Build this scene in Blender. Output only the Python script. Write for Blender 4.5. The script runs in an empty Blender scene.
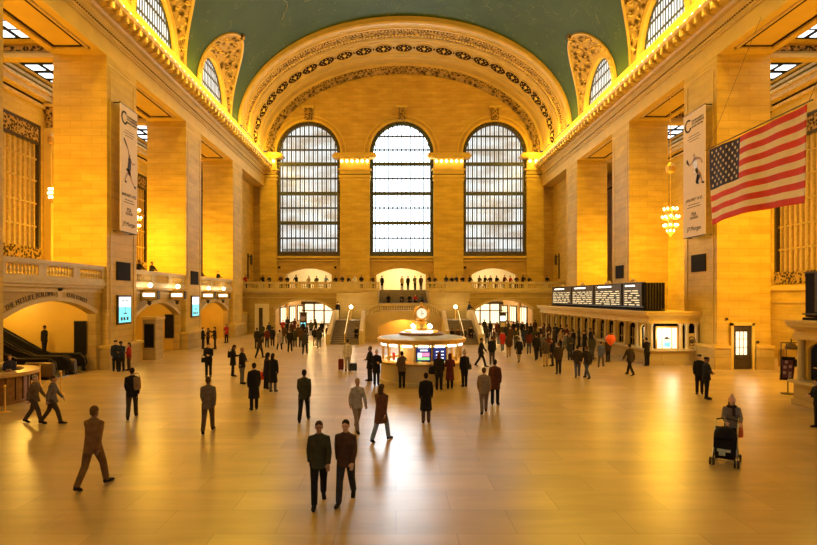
import bpy, bmesh, math, random
from mathutils import Vector, Matrix, Euler
from mathutils.geometry import tessellate_polygon
random.seed(7)
PI = math.pi
C = bpy.context.scene.collection
XL, XR, CX = -17.3, 19.2, 0.95          # the two side wall planes and the middle of the hall
HC = 4.3                                 # eye height
YF = 72.0                                # far wall
ZC = 23.2                                # springing of the vault
PIERS = [(20.4, 24.0), (32.6, 36.3), (44.9, 48.4), (57.8, 61.4)]
GAL = 5.15                               # gallery and balcony floor

def ground(px, py, z=0.0):
    Y = (HC - z) * 545.0 / (py - 297.0)
    return ((px - 396.0) * Y / 545.0, Y)

# ------------------------------------------------------------------ materials
def new_mat(name):
    m = bpy.data.materials.new(name); m.use_nodes = True
    nt = m.node_tree; nt.nodes.clear()
    out = nt.nodes.new('ShaderNodeOutputMaterial')
    b = nt.nodes.new('ShaderNodeBsdfPrincipled')
    nt.links.new(b.outputs[0], out.inputs[0])
    return m, nt, b, out
def flat(name, col, rough=.6, metal=0, noise=.12, scale=3.0, spec=.4, coat=0):
    m, nt, b, o = new_mat(name)
    N = nt.nodes; L = nt.links
    tc = N.new('ShaderNodeTexCoord'); n = N.new('ShaderNodeTexNoise'); n.inputs['Scale'].default_value = scale
    n.inputs['Detail'].default_value = 3
    L.new(tc.outputs['Object'], n.inputs['Vector'])
    r = N.new('ShaderNodeValToRGB')
    r.color_ramp.elements[0].position = .3; r.color_ramp.elements[1].position = .7
    r.color_ramp.elements[0].color = tuple(c * (1 - noise) for c in col) + (1,)
    r.color_ramp.elements[1].color = tuple(min(1, c * (1 + noise)) for c in col) + (1,)
    L.new(n.outputs[0], r.inputs[0]); L.new(r.outputs[0], b.inputs['Base Color'])
    b.inputs['Roughness'].default_value = rough; b.inputs['Metallic'].default_value = metal
    b.inputs['Specular IOR Level'].default_value = spec
    return m
def emis(name, col, s):
    m, nt, b, o = new_mat(name)
    b.inputs['Base Color'].default_value = (col[0] * .5, col[1] * .5, col[2] * .5, 1)
    b.inputs['Emission Color'].default_value = tuple(col) + (1,)
    b.inputs['Emission Strength'].default_value = s
    b.inputs['Roughness'].default_value = .3
    return m
def stone(name, c1, c2, mortar, bw=1.5, bh=.56, rough=.55, ms=.012, bump=.15):
    m, nt, b, o = new_mat(name); N = nt.nodes; L = nt.links
    g = N.new('ShaderNodeNewGeometry'); s = N.new('ShaderNodeSeparateXYZ'); L.new(g.outputs['Position'], s.inputs[0])
    ad = N.new('ShaderNodeMath'); ad.operation = 'ADD'; L.new(s.outputs[0], ad.inputs[0]); L.new(s.outputs[1], ad.inputs[1])
    cb = N.new('ShaderNodeCombineXYZ'); L.new(ad.outputs[0], cb.inputs[0]); L.new(s.outputs[2], cb.inputs[1])
    br = N.new('ShaderNodeTexBrick'); L.new(cb.outputs[0], br.inputs['Vector'])
    br.inputs['Scale'].default_value = 1; br.inputs['Brick Width'].default_value = bw; br.inputs['Row Height'].default_value = bh
    br.inputs['Mortar Size'].default_value = ms; br.inputs['Mortar Smooth'].default_value = .3; br.inputs['Bias'].default_value = 0
    br.inputs['Color1'].default_value = tuple(c1) + (1,); br.inputs['Color2'].default_value = tuple(c2) + (1,)
    br.inputs['Mortar'].default_value = tuple(mortar) + (1,)
    n = N.new('ShaderNodeTexNoise'); n.inputs['Scale'].default_value = .5; n.inputs['Detail'].default_value = 6
    mp = N.new('ShaderNodeMapping'); mp.inputs['Scale'].default_value = (1, 1, 4); L.new(g.outputs['Position'], mp.inputs[0]); L.new(mp.outputs[0], n.inputs['Vector'])
    mr = N.new('ShaderNodeMapRange'); mr.inputs[1].default_value = .3; mr.inputs[2].default_value = .7; mr.inputs[3].default_value = .82; mr.inputs[4].default_value = 1.12
    L.new(n.outputs[0], mr.inputs[0])
    mx = N.new('ShaderNodeVectorMath'); mx.operation = 'SCALE'; L.new(br.outputs['Color'], mx.inputs[0]); L.new(mr.outputs[0], mx.inputs['Scale'])
    L.new(mx.outputs[0], b.inputs['Base Color']); b.inputs['Roughness'].default_value = rough
    b.inputs['Specular IOR Level'].default_value = .25
    bp = N.new('ShaderNodeBump'); bp.inputs['Strength'].default_value = bump; bp.invert = True
    L.new(br.outputs['Fac'], bp.inputs['Height']); L.new(bp.outputs[0], b.inputs['Normal'])
    return m
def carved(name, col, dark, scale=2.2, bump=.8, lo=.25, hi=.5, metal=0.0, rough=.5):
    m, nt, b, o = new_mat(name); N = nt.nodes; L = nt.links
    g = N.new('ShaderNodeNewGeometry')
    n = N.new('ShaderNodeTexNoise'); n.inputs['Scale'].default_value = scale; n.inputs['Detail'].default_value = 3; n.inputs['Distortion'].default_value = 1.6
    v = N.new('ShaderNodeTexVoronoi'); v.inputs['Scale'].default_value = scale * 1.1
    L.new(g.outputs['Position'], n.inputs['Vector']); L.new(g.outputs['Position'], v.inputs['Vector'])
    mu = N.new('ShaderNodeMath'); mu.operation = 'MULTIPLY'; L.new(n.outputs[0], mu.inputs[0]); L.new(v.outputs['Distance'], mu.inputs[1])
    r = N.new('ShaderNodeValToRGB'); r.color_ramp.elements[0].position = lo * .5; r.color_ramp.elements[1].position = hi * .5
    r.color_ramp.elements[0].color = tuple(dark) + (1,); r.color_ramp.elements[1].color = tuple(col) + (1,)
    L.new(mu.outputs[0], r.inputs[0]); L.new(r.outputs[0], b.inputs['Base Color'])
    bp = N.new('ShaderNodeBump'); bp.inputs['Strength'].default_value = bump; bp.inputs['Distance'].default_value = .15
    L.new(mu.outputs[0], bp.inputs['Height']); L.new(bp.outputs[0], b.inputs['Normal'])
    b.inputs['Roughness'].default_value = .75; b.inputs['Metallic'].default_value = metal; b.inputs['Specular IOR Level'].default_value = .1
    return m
def floor_mat():
    m, nt, b, o = new_mat('marble_floor'); N = nt.nodes; L = nt.links
    g = N.new('ShaderNodeNewGeometry')
    br = N.new('ShaderNodeTexBrick'); L.new(g.outputs['Position'], br.inputs['Vector'])
    br.inputs['Scale'].default_value = 1; br.inputs['Brick Width'].default_value = 2.2; br.inputs['Row Height'].default_value = 1.1
    br.inputs['Mortar Size'].default_value = .008; br.inputs['Bias'].default_value = 0
    br.inputs['Color1'].default_value = (.53, .37, .155, 1); br.inputs['Color2'].default_value = (.42, .28, .11, 1); br.inputs['Mortar'].default_value = (.30, .20, .08, 1)
    mp = N.new('ShaderNodeMapping'); mp.inputs['Scale'].default_value = (.35, 1.6, 1); L.new(g.outputs['Position'], mp.inputs[0])
    n = N.new('ShaderNodeTexNoise'); n.inputs['Scale'].default_value = 1.0; n.inputs['Detail'].default_value = 7; n.inputs['Distortion'].default_value = .6
    L.new(mp.outputs[0], n.inputs['Vector'])
    mr = N.new('ShaderNodeMapRange'); mr.inputs[1].default_value = .32; mr.inputs[2].default_value = .68; mr.inputs[3].default_value = .84; mr.inputs[4].default_value = 1.12
    L.new(n.outputs[0], mr.inputs[0])
    mx = N.new('ShaderNodeVectorMath'); mx.operation = 'SCALE'; L.new(br.outputs['Color'], mx.inputs[0]); L.new(mr.outputs[0], mx.inputs['Scale'])
    L.new(mx.outputs[0], b.inputs['Base Color'])
    n2 = N.new('ShaderNodeTexNoise'); n2.inputs['Scale'].default_value = 1.5; L.new(g.outputs['Position'], n2.inputs['Vector'])
    mr2 = N.new('ShaderNodeMapRange'); mr2.inputs[3].default_value = .27; mr2.inputs[4].default_value = .34; L.new(n2.outputs[0], mr2.inputs[0])
    L.new(mr2.outputs[0], b.inputs['Roughness']); b.inputs['Specular IOR Level'].default_value = .75
    return m
def pane_mat(name, col, s, var=.25, dark=(.5, .42, .36)):
    # frosted, daylight behind: the blocks across the street and the cross walks inside the double window show as soft bands
    m, nt, b, o = new_mat(name); N = nt.nodes; L = nt.links
    g = N.new('ShaderNodeNewGeometry'); mp = N.new('ShaderNodeMapping'); mp.inputs['Scale'].default_value = (.25, .25, .7)
    L.new(g.outputs['Position'], mp.inputs[0]); n = N.new('ShaderNodeTexNoise'); n.inputs['Scale'].default_value = 1.0; n.inputs['Detail'].default_value = 4
    L.new(mp.outputs[0], n.inputs['Vector']); r = N.new('ShaderNodeValToRGB')
    r.color_ramp.elements[0].position = .35; r.color_ramp.elements[1].position = .6
    r.color_ramp.elements[0].color = tuple(a * (1 - var) + d * var for a, d in zip(col, dark)) + (1,); r.color_ramp.elements[1].color = tuple(col) + (1,)
    L.new(n.outputs[0], r.inputs[0]); L.new(r.outputs[0], b.inputs['Emission Color']); b.inputs['Emission Strength'].default_value = s
    b.inputs['Base Color'].default_value = (.3, .33, .35, 1); b.inputs['Roughness'].default_value = .2
    return m
M = {}
M['stone'] = stone('ashlar_stone', (.60, .405, .075), (.55, .36, .06), (.42, .26, .04), bw=1.25, bh=.45)
M['stone2'] = stone('ashlar_stone_grey', (.47, .335, .11), (.41, .285, .09), (.25, .16, .045), bw=1.8, bh=.7)
M['tymp'] = stone('tympanum_stone', (.54, .35, .09), (.48, .30, .075), (.38, .22, .055), bw=1.3, bh=.42, bump=.08)
M['smooth'] = flat('smooth_limestone', (.61, .415, .085), .5, noise=.08, scale=.8)
M['pale'] = flat('pale_marble', (.54, .42, .20), .35, noise=.1, scale=1.2)
M['trim'] = flat('carved_trim', (.58, .40, .12), .5, noise=.15, scale=4)
M['darkline'] = flat('dark_detail_and_shade', (.03, .016, .006), .9, noise=.2, spec=.05)  # dark brown for lines, discs and grooves; also shade painted under the aisle cornice
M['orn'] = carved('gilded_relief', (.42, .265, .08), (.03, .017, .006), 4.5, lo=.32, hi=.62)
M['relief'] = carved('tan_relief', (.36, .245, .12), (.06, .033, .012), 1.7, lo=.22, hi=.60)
M['archgold'] = flat('gilded_plaster', (.44, .295, .075), .42, noise=.08, scale=1)
M['bronze'] = flat('dark_bronze', (.07, .05, .03), .4, .5, noise=.3, scale=8)
M['iron'] = flat('window_iron', (.06, .065, .05), .5, .2, noise=.2, scale=5)
M['brass'] = flat('polished_brass', (.85, .58, .18), .36, .9, noise=.1, scale=8)
M['grille'] = flat('gilded_grille', (.42, .28, .08), .5, .0, noise=.2, scale=6)
M['amber'] = flat('amber_wall', (.62, .42, .17), .5, noise=.1, scale=.6)
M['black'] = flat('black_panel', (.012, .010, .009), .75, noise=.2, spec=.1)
M['rubber'] = flat('black_rubber', (.012, .012, .012), .5, noise=.2)
M['dsteel'] = flat('dark_steel', (.14, .11, .07), .35, .8, noise=.1); M['steel'] = flat('brushed_steel', (.5, .48, .44), .3, .9, noise=.1, scale=20)
M['wood'] = flat('varnished_wood', (.20, .085, .03), .3, noise=.35, scale=5)
M['woodtop'] = flat('pale_wood', (.55, .36, .16), .3, noise=.15, scale=5)
M['floor'] = floor_mat()
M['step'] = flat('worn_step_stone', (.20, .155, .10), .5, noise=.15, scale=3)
M['roofgrey'] = flat('booth_roof_paint', (.45, .46, .45), .5, noise=.1, scale=2)
M['cream'] = flat('cream_plaster', (.80, .70, .50), .6, noise=.05)
M['bulb'] = emis('warm_bulb', (1, .62, .20), 8)
M['globe'] = emis('bright_globe', (1, .80, .45), 9)
M['crystal'] = emis('chandelier_bulb', (1, .72, .32), 8)
M['shop'] = emis('shop_light', (1, .80, .48), 1.25); M['lit'] = emis('lit_panel', (1, .86, .6), 2.6)
M['litw'] = emis('lit_white_panel', (1, .93, .8), 3.0)
M['screenc'] = emis('cyan_screen', (.16, .75, .85), 1.1)
M['screenw'] = emis('white_screen', (.85, .95, 1), 1.4)
M['rowt'] = emis('board_row_light', (1, .84, .48), .8)
M['led'] = emis('red_sign_light', (1, .10, .03), 4)
M['clockface'] = emis('opal_clock_face', (1, .90, .62), .75)
M['glassmid'] = pane_mat('daylight_glass_bright', (.80, .92, 1.0), 4.6, .35, (.5, .6, .66))
M['glassside'] = pane_mat('daylight_glass_soft', (.78, .84, .86), 1.05, .9, (.42, .34, .26))
M['glasslun'] = pane_mat('lunette_glass', (.74, .80, .84), 1.3, .5)
M['amberglass'] = emis('amber_window_glass', (1, .56, .10), .16)
M['skylight'] = emis('skylight_pane', (.80, .92, 1), 1.6)

# ------------------------------------------------------------------ mesh builder
class MB:
    def __init__(s): s.v = []; s.f = []; s.mi = []; s.mats = []; s.cur = 0
    def mat(s, m):
        if m not in s.mats: s.mats.append(m)
        s.cur = s.mats.index(m); return s
    def add(s, vs, fs):
        b = len(s.v); s.v += [tuple(v) for v in vs]
        for f in fs: s.f.append([b + i for i in f]); s.mi.append(s.cur)
        return s
    def box(s, x0, x1, y0, y1, z0, z1):
        if x0 > x1: x0, x1 = x1, x0
        if y0 > y1: y0, y1 = y1, y0
        return s.add([(x0,y0,z0),(x1,y0,z0),(x1,y1,z0),(x0,y1,z0),(x0,y0,z1),(x1,y0,z1),(x1,y1,z1),(x0,y1,z1)],
            [(3,2,1,0),(4,5,6,7),(0,1,5,4),(1,2,6,5),(2,3,7,6),(3,0,4,7)])
    def lathe(s, prof, c=(0,0,0), n=16, a0=0, a1=2*PI, sx=1, sy=1):
        full = abs(a1 - a0 - 2 * PI) < 1e-6; k = n if full else n + 1
        vs = []; fs = []
        for r, z in prof:
            for i in range(k):
                a = a0 + (a1 - a0) * i / n; vs.append((c[0] + r * sx * math.cos(a), c[1] + r * sy * math.sin(a), c[2] + z))
        for j in range(len(prof) - 1):
            for i in range(n if full else n):
                i2 = (i + 1) % k; fs.append((j*k+i, j*k+i2, (j+1)*k+i2, (j+1)*k+i))
        if full:
            if prof[0][0] > 1e-6: fs.append(tuple(range(k))[::-1])
            if prof[-1][0] > 1e-6: fs.append(tuple((len(prof)-1)*k + i for i in range(k)))
        return s.add(vs, fs)
    def ball(s, c, r, n=10, sz=1):
        return s.lathe([(max(1e-4, r * math.sin(PI * j / 8)), -r * sz * math.cos(PI * j / 8)) for j in range(9)], c, n)
    def tube(s, pts, r, n=8, radii=None, ell=None):
        pts = [Vector(p) for p in pts]; vs = []; fs = []; m = len(pts); pu = None
        for i, p in enumerate(pts):
            d = (pts[min(i+1, m-1)] - pts[max(i-1, 0)]).normalized()
            if pu is None:
                ref = Vector((1, 0, 0)) if abs(d.x) < .9 else Vector((0, 0, 1)); u = (ref - d * ref.dot(d)).normalized()
            else: u = (pu - d * pu.dot(d)).normalized()
            pu = u; w = d.cross(u)
            ra = radii[i] if radii else r
            rx, ry = (ra if isinstance(ra, tuple) else (ra, ra))
            for k in range(n):
                a = 2 * PI * k / n; vs.append(p + u * rx * math.cos(a) + w * ry * math.sin(a))
        for i in range(m - 1):
            for k in range(n):
                k2 = (k + 1) % n; fs.append((i*n+k, i*n+k2, (i+1)*n+k2, (i+1)*n+k))
        fs.append(tuple(range(n))[::-1]); fs.append(tuple((m-1)*n + k for k in range(n)))
        return s.add(vs, fs)
    def prism(s, loops, fn, d0, d1):
        # polygon with holes; loops of (a, b); fn(a, b, d) -> point
        pts = [p for l in loops for p in l]
        tris = tessellate_polygon([[Vector((a, b, 0)) for a, b in l] for l in loops])
        n = len(pts); vs = [fn(a, b, d0) for a, b in pts] + [fn(a, b, d1) for a, b in pts]
        fs = [tuple(t) for t in tris] + [tuple(n + i for i in t[::-1]) for t in tris]
        o = 0
        for l in loops:
            k = len(l)
            for i in range(k): fs.append((o+i, o+(i+1) % k, n+o+(i+1) % k, n+o+i))
            o += k
        return s.add(vs, fs)
    def sweep(s, prof, pts_fn, ts, close=False):
        # prof list of (a,b); pts_fn(t,a,b)-> point
        n = len(prof); vs = [pts_fn(t, a, b) for t in ts for a, b in prof]; fs = []
        for i in range(len(ts) - 1):
            for j in range(n if close else n - 1):
                j2 = (j + 1) % n; fs.append((i*n+j, i*n+j2, (i+1)*n+j2, (i+1)*n+j))
        if close: fs.append(tuple(range(n))[::-1]); fs.append(tuple((len(ts)-1)*n + j for j in range(n)))
        return s.add(vs, fs)
    def xf(s, start, mat):
        for i in range(start, len(s.v)): s.v[i] = tuple(mat @ Vector(s.v[i]))
    def mesh(s, name, smooth=False):
        me = bpy.data.meshes.new(name); me.from_pydata(s.v, [], s.f)
        for m in s.mats: me.materials.append(m)
        me.polygons.foreach_set('material_index', s.mi)
        bm = bmesh.new(); bm.from_mesh(me); bmesh.ops.recalc_face_normals(bm, faces=bm.faces); bm.to_mesh(me); bm.free()
        if smooth:
            me.polygons.foreach_set('use_smooth', [True] * len(me.polygons))
            try: me.set_sharp_from_angle(angle=math.radians(40))
            except Exception: pass
        me.update(); return me
    def build(s, name, m=None, parent=None, smooth=False):
        if m is not None:
            if not s.mats: s.mats = [m]
        o = bpy.data.objects.new(name, s.mesh(name, smooth)); C.objects.link(o)
        if parent: o.parent = parent
        return o
def B(m=None):
    b = MB()
    if m is not None: b.mat(m)
    return b
def off(o, root):       # meshes are written in world space, the thing's Empty stands elsewhere
    o.matrix_parent_inverse = Matrix.Translation(-root.location); return o
def tag(o, label=None, cat=None, group=None, kind=None):
    if label: o['label'] = label
    if cat: o['category'] = cat
    if group: o['group'] = group
    if kind: o['kind'] = kind
    return o
def empty(name, loc=(0,0,0), rz=0, label=None, cat=None, group=None, kind=None):
    o = bpy.data.objects.new(name, None); C.objects.link(o); o.location = loc; o.rotation_euler = (0, 0, rz); o.empty_display_size = .2
    return tag(o, label, cat, group, kind)
def struct(name, b, m=None, smooth=False):
    return tag(b.build(name, m, None, smooth), kind='structure')
def dup(root, loc=None, rz=None, label=None, group=None):
    r = root.copy(); C.objects.link(r)
    if loc is not None: r.location = loc
    if rz is not None: r.rotation_euler = (0, 0, rz)
    if label: r['label'] = label
    if group: r['group'] = group
    for ch in list(root.children):
        c = ch.copy(); C.objects.link(c); c.parent = r
        for g in list(ch.children):
            d = g.copy(); C.objects.link(d); d.parent = c
    return r
def text_geo(txt, size=1.0, extrude=.01):
    cu = bpy.data.curves.new('t', 'FONT'); cu.body = txt; cu.size = size; cu.extrude = extrude; cu.align_x = 'CENTER'; cu.resolution_u = 3
    o = bpy.data.objects.new('t', cu); C.objects.link(o); bpy.context.view_layer.update()
    me = bpy.data.meshes.new_from_object(o.evaluated_get(bpy.context.evaluated_depsgraph_get()))
    vs = [tuple(v.co) for v in me.vertices]; fs = [tuple(p.vertices) for p in me.polygons]
    bpy.data.objects.remove(o); bpy.data.curves.remove(cu); bpy.data.meshes.remove(me)
    return vs, fs
def add_text(b, txt, size, fn, extrude=.01):
    vs, fs = text_geo(txt, size, extrude); b.add([fn(x, y, z) for x, y, z in vs], fs)
def point(name, loc, watt, col=(1, .55, .18), r=.3):
    l = bpy.data.lights.new(name, 'POINT'); l.energy = watt; l.color = col; l.shadow_soft_size = r
    o = bpy.data.objects.new(name, l); o.location = loc; C.objects.link(o); return o
def area(name, loc, rot, sx, sy, watt, col):
    l = bpy.data.lights.new(name, 'AREA'); l.shape = 'RECTANGLE'; l.size = sx; l.size_y = sy; l.energy = watt; l.color = col
    o = bpy.data.objects.new(name, l); o.location = loc; o.rotation_euler = rot; C.objects.link(o); return o
def arch_loop(a0, a1, z0, zs, rise, n=16):
    # from bottom left round the top; segmental/elliptic head
    c = (a0 + a1) / 2; h = (a1 - a0) / 2
    return [(a0, z0)] + [(c - h * math.cos(PI * i / n), zs + rise * math.sin(PI * i / n)) for i in range(n + 1)] + [(a1, z0)]
def seg_loop(a0, a1, z0, zs, rise, n=12):
    c = (a0 + a1) / 2; h = (a1 - a0) / 2; R = (h*h + rise*rise) / (2 * rise); zc = zs + rise - R; A = math.asin(h / R)
    return [(a0, z0)] + [(c + R * math.sin(-A + 2*A*i/n), zc + R * math.cos(-A + 2*A*i/n)) for i in range(n + 1)] + [(a1, z0)]
# ================================================================== SHELL
struct('floor', B(M['floor']).box(-33, 35, -14, 96, -.3, 0))

def wy(x):   # maps (y, z, d): a plane across x
    return lambda a, b, d: (x + d, a, b)
# --- side piers, entablature, aisles
for side, X0, sg in (('left', XL, -1), ('right', XR, 1)):
    def P(d): return X0 + sg * d                 # d metres outward from the hall plane
    for i, (y0, y1) in enumerate([(8.2, 11.8)] + PIERS):
        b = B(M['stone']).box(P(0), P(3.2), y0, y1, 0, 18.8)
        b.mat(M['smooth']).box(P(-.02), P(3.22), y0 - .02, y1 + .02, 18.2, 18.3)
        if True:
            b.mat(M['stone2'])
            for q0, q1 in (((-.28, .7), (2.2, 3.25)) if (side == 'right' and i == 2) else ((-.28, 3.25),)):
                b.mat(M['stone2']).box(P(q0), P(q1), y0 - .25, y1 + .25, 0, 1.25); b.mat(M['smooth']).box(P(q0 - (.08 if q0 < 0 else 0)), P(q1), y0 - .33, y1 + .33, 1.25, 1.42)
        b.box(P(-.04), P(0), y0 + .35, y0 + .42, 1.5, 18); b.box(P(-.04), P(0), y1 - .42, y1 - .35, 1.5, 18)
        b.box(P(.0), P(3.2), y0 - .05, y0, 5.0, 5.12) if False else None
        struct('wall_pier_' + side, b)
    # outer wall with window openings
    wins = [(25.5, 38.3), (43.2, 54.6)] if side == 'left' else [(25.5, 38.7)]
    WB = 6.9 if side == 'left' else 5.2
    oy0, oy1 = -12, 72
    outer = [(oy0, 0), (oy1, 0), (oy1, 21), (oy0, 21)]
    holes = [[(a, WB), (a, 16.3), (c, 16.3), (c, WB)] for a, c in wins]
    b = B(M['stone']); b.prism([outer] + holes, wy(P(7.7)), 0, sg * .6)
    b.mat(M['trim'])
    for z0, z1, pr in ((17.6, 17.8, .2), (18.0, 18.1, .25), (18.1, 18.5, .55), (18.5, 18.7, .7), (19.0, 19.2, .45), (19.35, 19.6, .6)):
        b.box(P(7.7 - pr), P(7.75), oy0, oy1, z0, z1)
    b.mat(M['darkline']).box(P(7.6), P(7.72), oy0, oy1, 17.85, 18.0)  # dark strip paints the shade on the cornice underside
    b.mat(M['smooth'])
    for a, c in wins: b.box(P(7.45), P(7.75), a - .2, c + .3, WB - .45, WB - .1); b.box(P(7.55), P(7.75), a - .2, c + .3, WB - 1.3, WB - 1.15)
    struct('wall_' + side, b)
    # pilasters with carved capitals on the outer wall
    for a, c in wins:
        y = c + .9
        b = B(M['smooth']).box(P(7.2), P(7.75), y - .5, y + .5, GAL, 16.3)
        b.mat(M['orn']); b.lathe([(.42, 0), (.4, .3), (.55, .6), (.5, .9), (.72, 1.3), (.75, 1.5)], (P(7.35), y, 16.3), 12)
        b.mat(M['smooth']).box(P(6.7), P(7.75), y - .8, y + .8, 17.75, 17.95)
        struct('wall_pilaster_' + side, b, smooth=True)
    for a, c in wins:
        w = empty('window_1', (P(7.9), (a + c) / 2, WB), kind='structure')
        b = B(M['amberglass']).box(P(8.15), P(8.2), a, c, WB, 16.3); off(b.build('pane', None, w), w)
        b = B(M['grille'])
        n = int((c - a) / .48)
        for k in range(n + 1): y = a + (c - a) * k / n; b.box(P(7.78), P(7.95), y - .06, y + .06, WB + .7, 15.2)
        for z in (7.6, 9.2, 10.8, 12.4, 13.9): b.box(P(7.8), P(7.9), a, c, z - .06, z + .06)
        off(b.build('grille', None, w), w)
        b = B(M['bronze']).box(P(7.66), P(7.9), a, c, 16.1, 16.3); b.box(P(7.66), P(7.9), a, c, 14.9, 15.1); b.box(P(7.66), P(7.9), a, a + .22, WB, 16.2); b.box(P(7.66), P(7.9), c - .22, c, WB, 16.2)
        off(b.build('window_frame', None, w), w)
        b = B(M['orn']).box(P(7.62), P(7.85), a, c, WB, WB + .85).box(P(7.68), P(7.85), a, c, 15.1, 16.1); off(b.build('window_panel', None, w), w)
    # aisle ceiling with skylights, cross beams
    b = B(M['smooth']).box(P(3.2), P(7.7), oy0, oy1, 19.6, 19.9)
    b.mat(M['trim'])
    struct('ceiling_aisle_' + side, b)
    for (y0, y1) in PIERS:
        b = B(M['smooth']).box(P(3.2), P(7.7), y0 + .2, y0 + .7, 18.9, 19.6); b.mat(M['smooth']).box(P(3.2), P(7.7), y0 + .05, y0 + .75, 18.65, 18.9)
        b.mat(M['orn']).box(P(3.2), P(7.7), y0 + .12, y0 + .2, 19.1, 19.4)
        struct('trim_beam_' + side, b)
    for (y0, y1) in ((24.6, 32), (34, 43.5), (46.5, 57)):
        s = tag(empty('skylight', (P(5.4), (y0 + y1) / 2, 19.5)), kind='structure')
        b = B(M['black']).box(P(3.5), P(7.2), y0, y1, 19.45, 19.6); off(b.build('frame', None, s), s)
        b = B(M['skylight'])
        for i in range(3):
            for j in range(7):
                xa = 3.7 + i * 1.18; ya = y0 + .25 + j * (y1 - y0 - .3) / 7
                b.box(P(xa), P(xa + .85), ya, ya + .8, 19.42, 19.46)
        off(b.build('pane', None, s), s)
    # entablature: solid beam over the piers with cornice
    def ent(t, a, z): return (P(-a), t, z)
    prof = [(-3.2, 18.8), (0, 18.8), (0, 19.75), (.08, 19.78), (.08, 19.88), (.16, 19.95), (.16, 20.02), (.04, 20.06), (.04, 20.16), (.14, 20.22), (.14, 20.3), (.03, 20.34),
            (.03, 20.75), (.2, 20.85), (.3, 21.0), (.62, 21.12), (.62, 21.3), (1.0, 21.42), (1.08, 21.62), (.95, 21.72), (.1, 22.0), (0.0, 22.3), (0, 22.95), (.12, 23.0), (.12, 23.2), (-3.2, 23.2)]
    b = B(M['smooth']); b.sweep(prof, ent, [-12, YF], True)
    b.mat(M['darkline'])
    for z in (20.03, 20.31): b.box(P(-.06), P(0), -12, YF, z, z + .06)
    b.mat(M['darkline'])
    for k in range(int((YF + 12) / .22)):
        y = -12 + k * .22; b.box(P(-.13), P(-.03), y, y + .1, 20.18, 20.3)
    cor = empty('cornice', (P(0), 40, 20), label='%s cornice of pale gold stone with a row of glowing bulbs, under the green vault' % side, cat='cornice')
    off(b.build('moulding', None, cor), cor)
    b = B(M['trim'])
    ys = [9 + .85 * k for k in range(74)]
    for y in ys: b.box(P(-.98), P(-.1), y + .3, y + .55, 21.0, 21.42); b.box(P(-1.02), P(-.62), y + .28, y + .57, 21.42, 21.9)
    off(b.build('bracket_row', None, cor), cor)
    bulb = B(M['bulb']).ball((0, 0, 0), .17, 8).mesh('lamp_bulb', True)
    for y in ys:
        o = bpy.data.objects.new('lamp_bulb', bulb); C.objects.link(o); o.parent = cor; o.location = (P(-.82) - cor.location.x, y - 40, 1.72)
    # sunk panels in the soffits between piers
    for k in range(4):
        y0 = ([11.8] + [p[1] for p in PIERS])[k] + .9; y1 = PIERS[k][0] - .9
        b = B(M['trim'])
        for (xa, xb, ya, yb) in ((.5, .62, y0, y1), (2.6, 2.72, y0, y1), (.5, 2.72, y0, y0 + .12), (.5, 2.72, y1 - .12, y1)): b.box(P(xa), P(xb), ya, yb, 18.7, 18.8)
        b.mat(M['darkline'])
        for (xa, xb, ya, yb) in ((.68, .84, y0 + .18, y1 - .18), (2.38, 2.54, y0 + .18, y1 - .18), (.68, 2.54, y0 + .18, y0 + .34), (.68, 2.54, y1 - .34, y1 - .18)): b.box(P(xa), P(xb), ya, yb, 18.77, 18.81)
        struct('trim_soffit_' + side, b)
    # deep wall beside the far corner
    b = B(M['stone']).box(P(1.5), P(3.2), 61.4, YF, 0, 18.8)
    b.mat(M['bronze'])
    struct('wall_corner_' + side, b)
    # attic wall above the cornice, behind the lunettes and gallery level closing walls
    b = B(M['smooth']).box(P(0.02), P(3.2), -12, YF, 18.82, 18.84)
    # rear
# rear wall with its own tall windows
b = B(M['stone']); outer = [(-27, 0), (29, 0), (29, 37), (-27, 37)]
holes = [arch_loop(CX + k * 12.25 - 3.7, CX + k * 12.25 + 3.7, 10, 23, 4) for k in (-1, 0, 1)]
b.prism([outer] + holes, lambda a, z, d: (a, -12 - d, z), 0, .8); struct('wall_rear', b)
for k in (-1, 0, 1):
    b = B(M['glassside']); b.prism([arch_loop(CX + k * 12.25 - 3.7, CX + k * 12.25 + 3.7, 10, 23, 4)], lambda a, z, d: (a, -12.4 - d, z), 0, .05)
    struct('window_rear', b)

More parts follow.
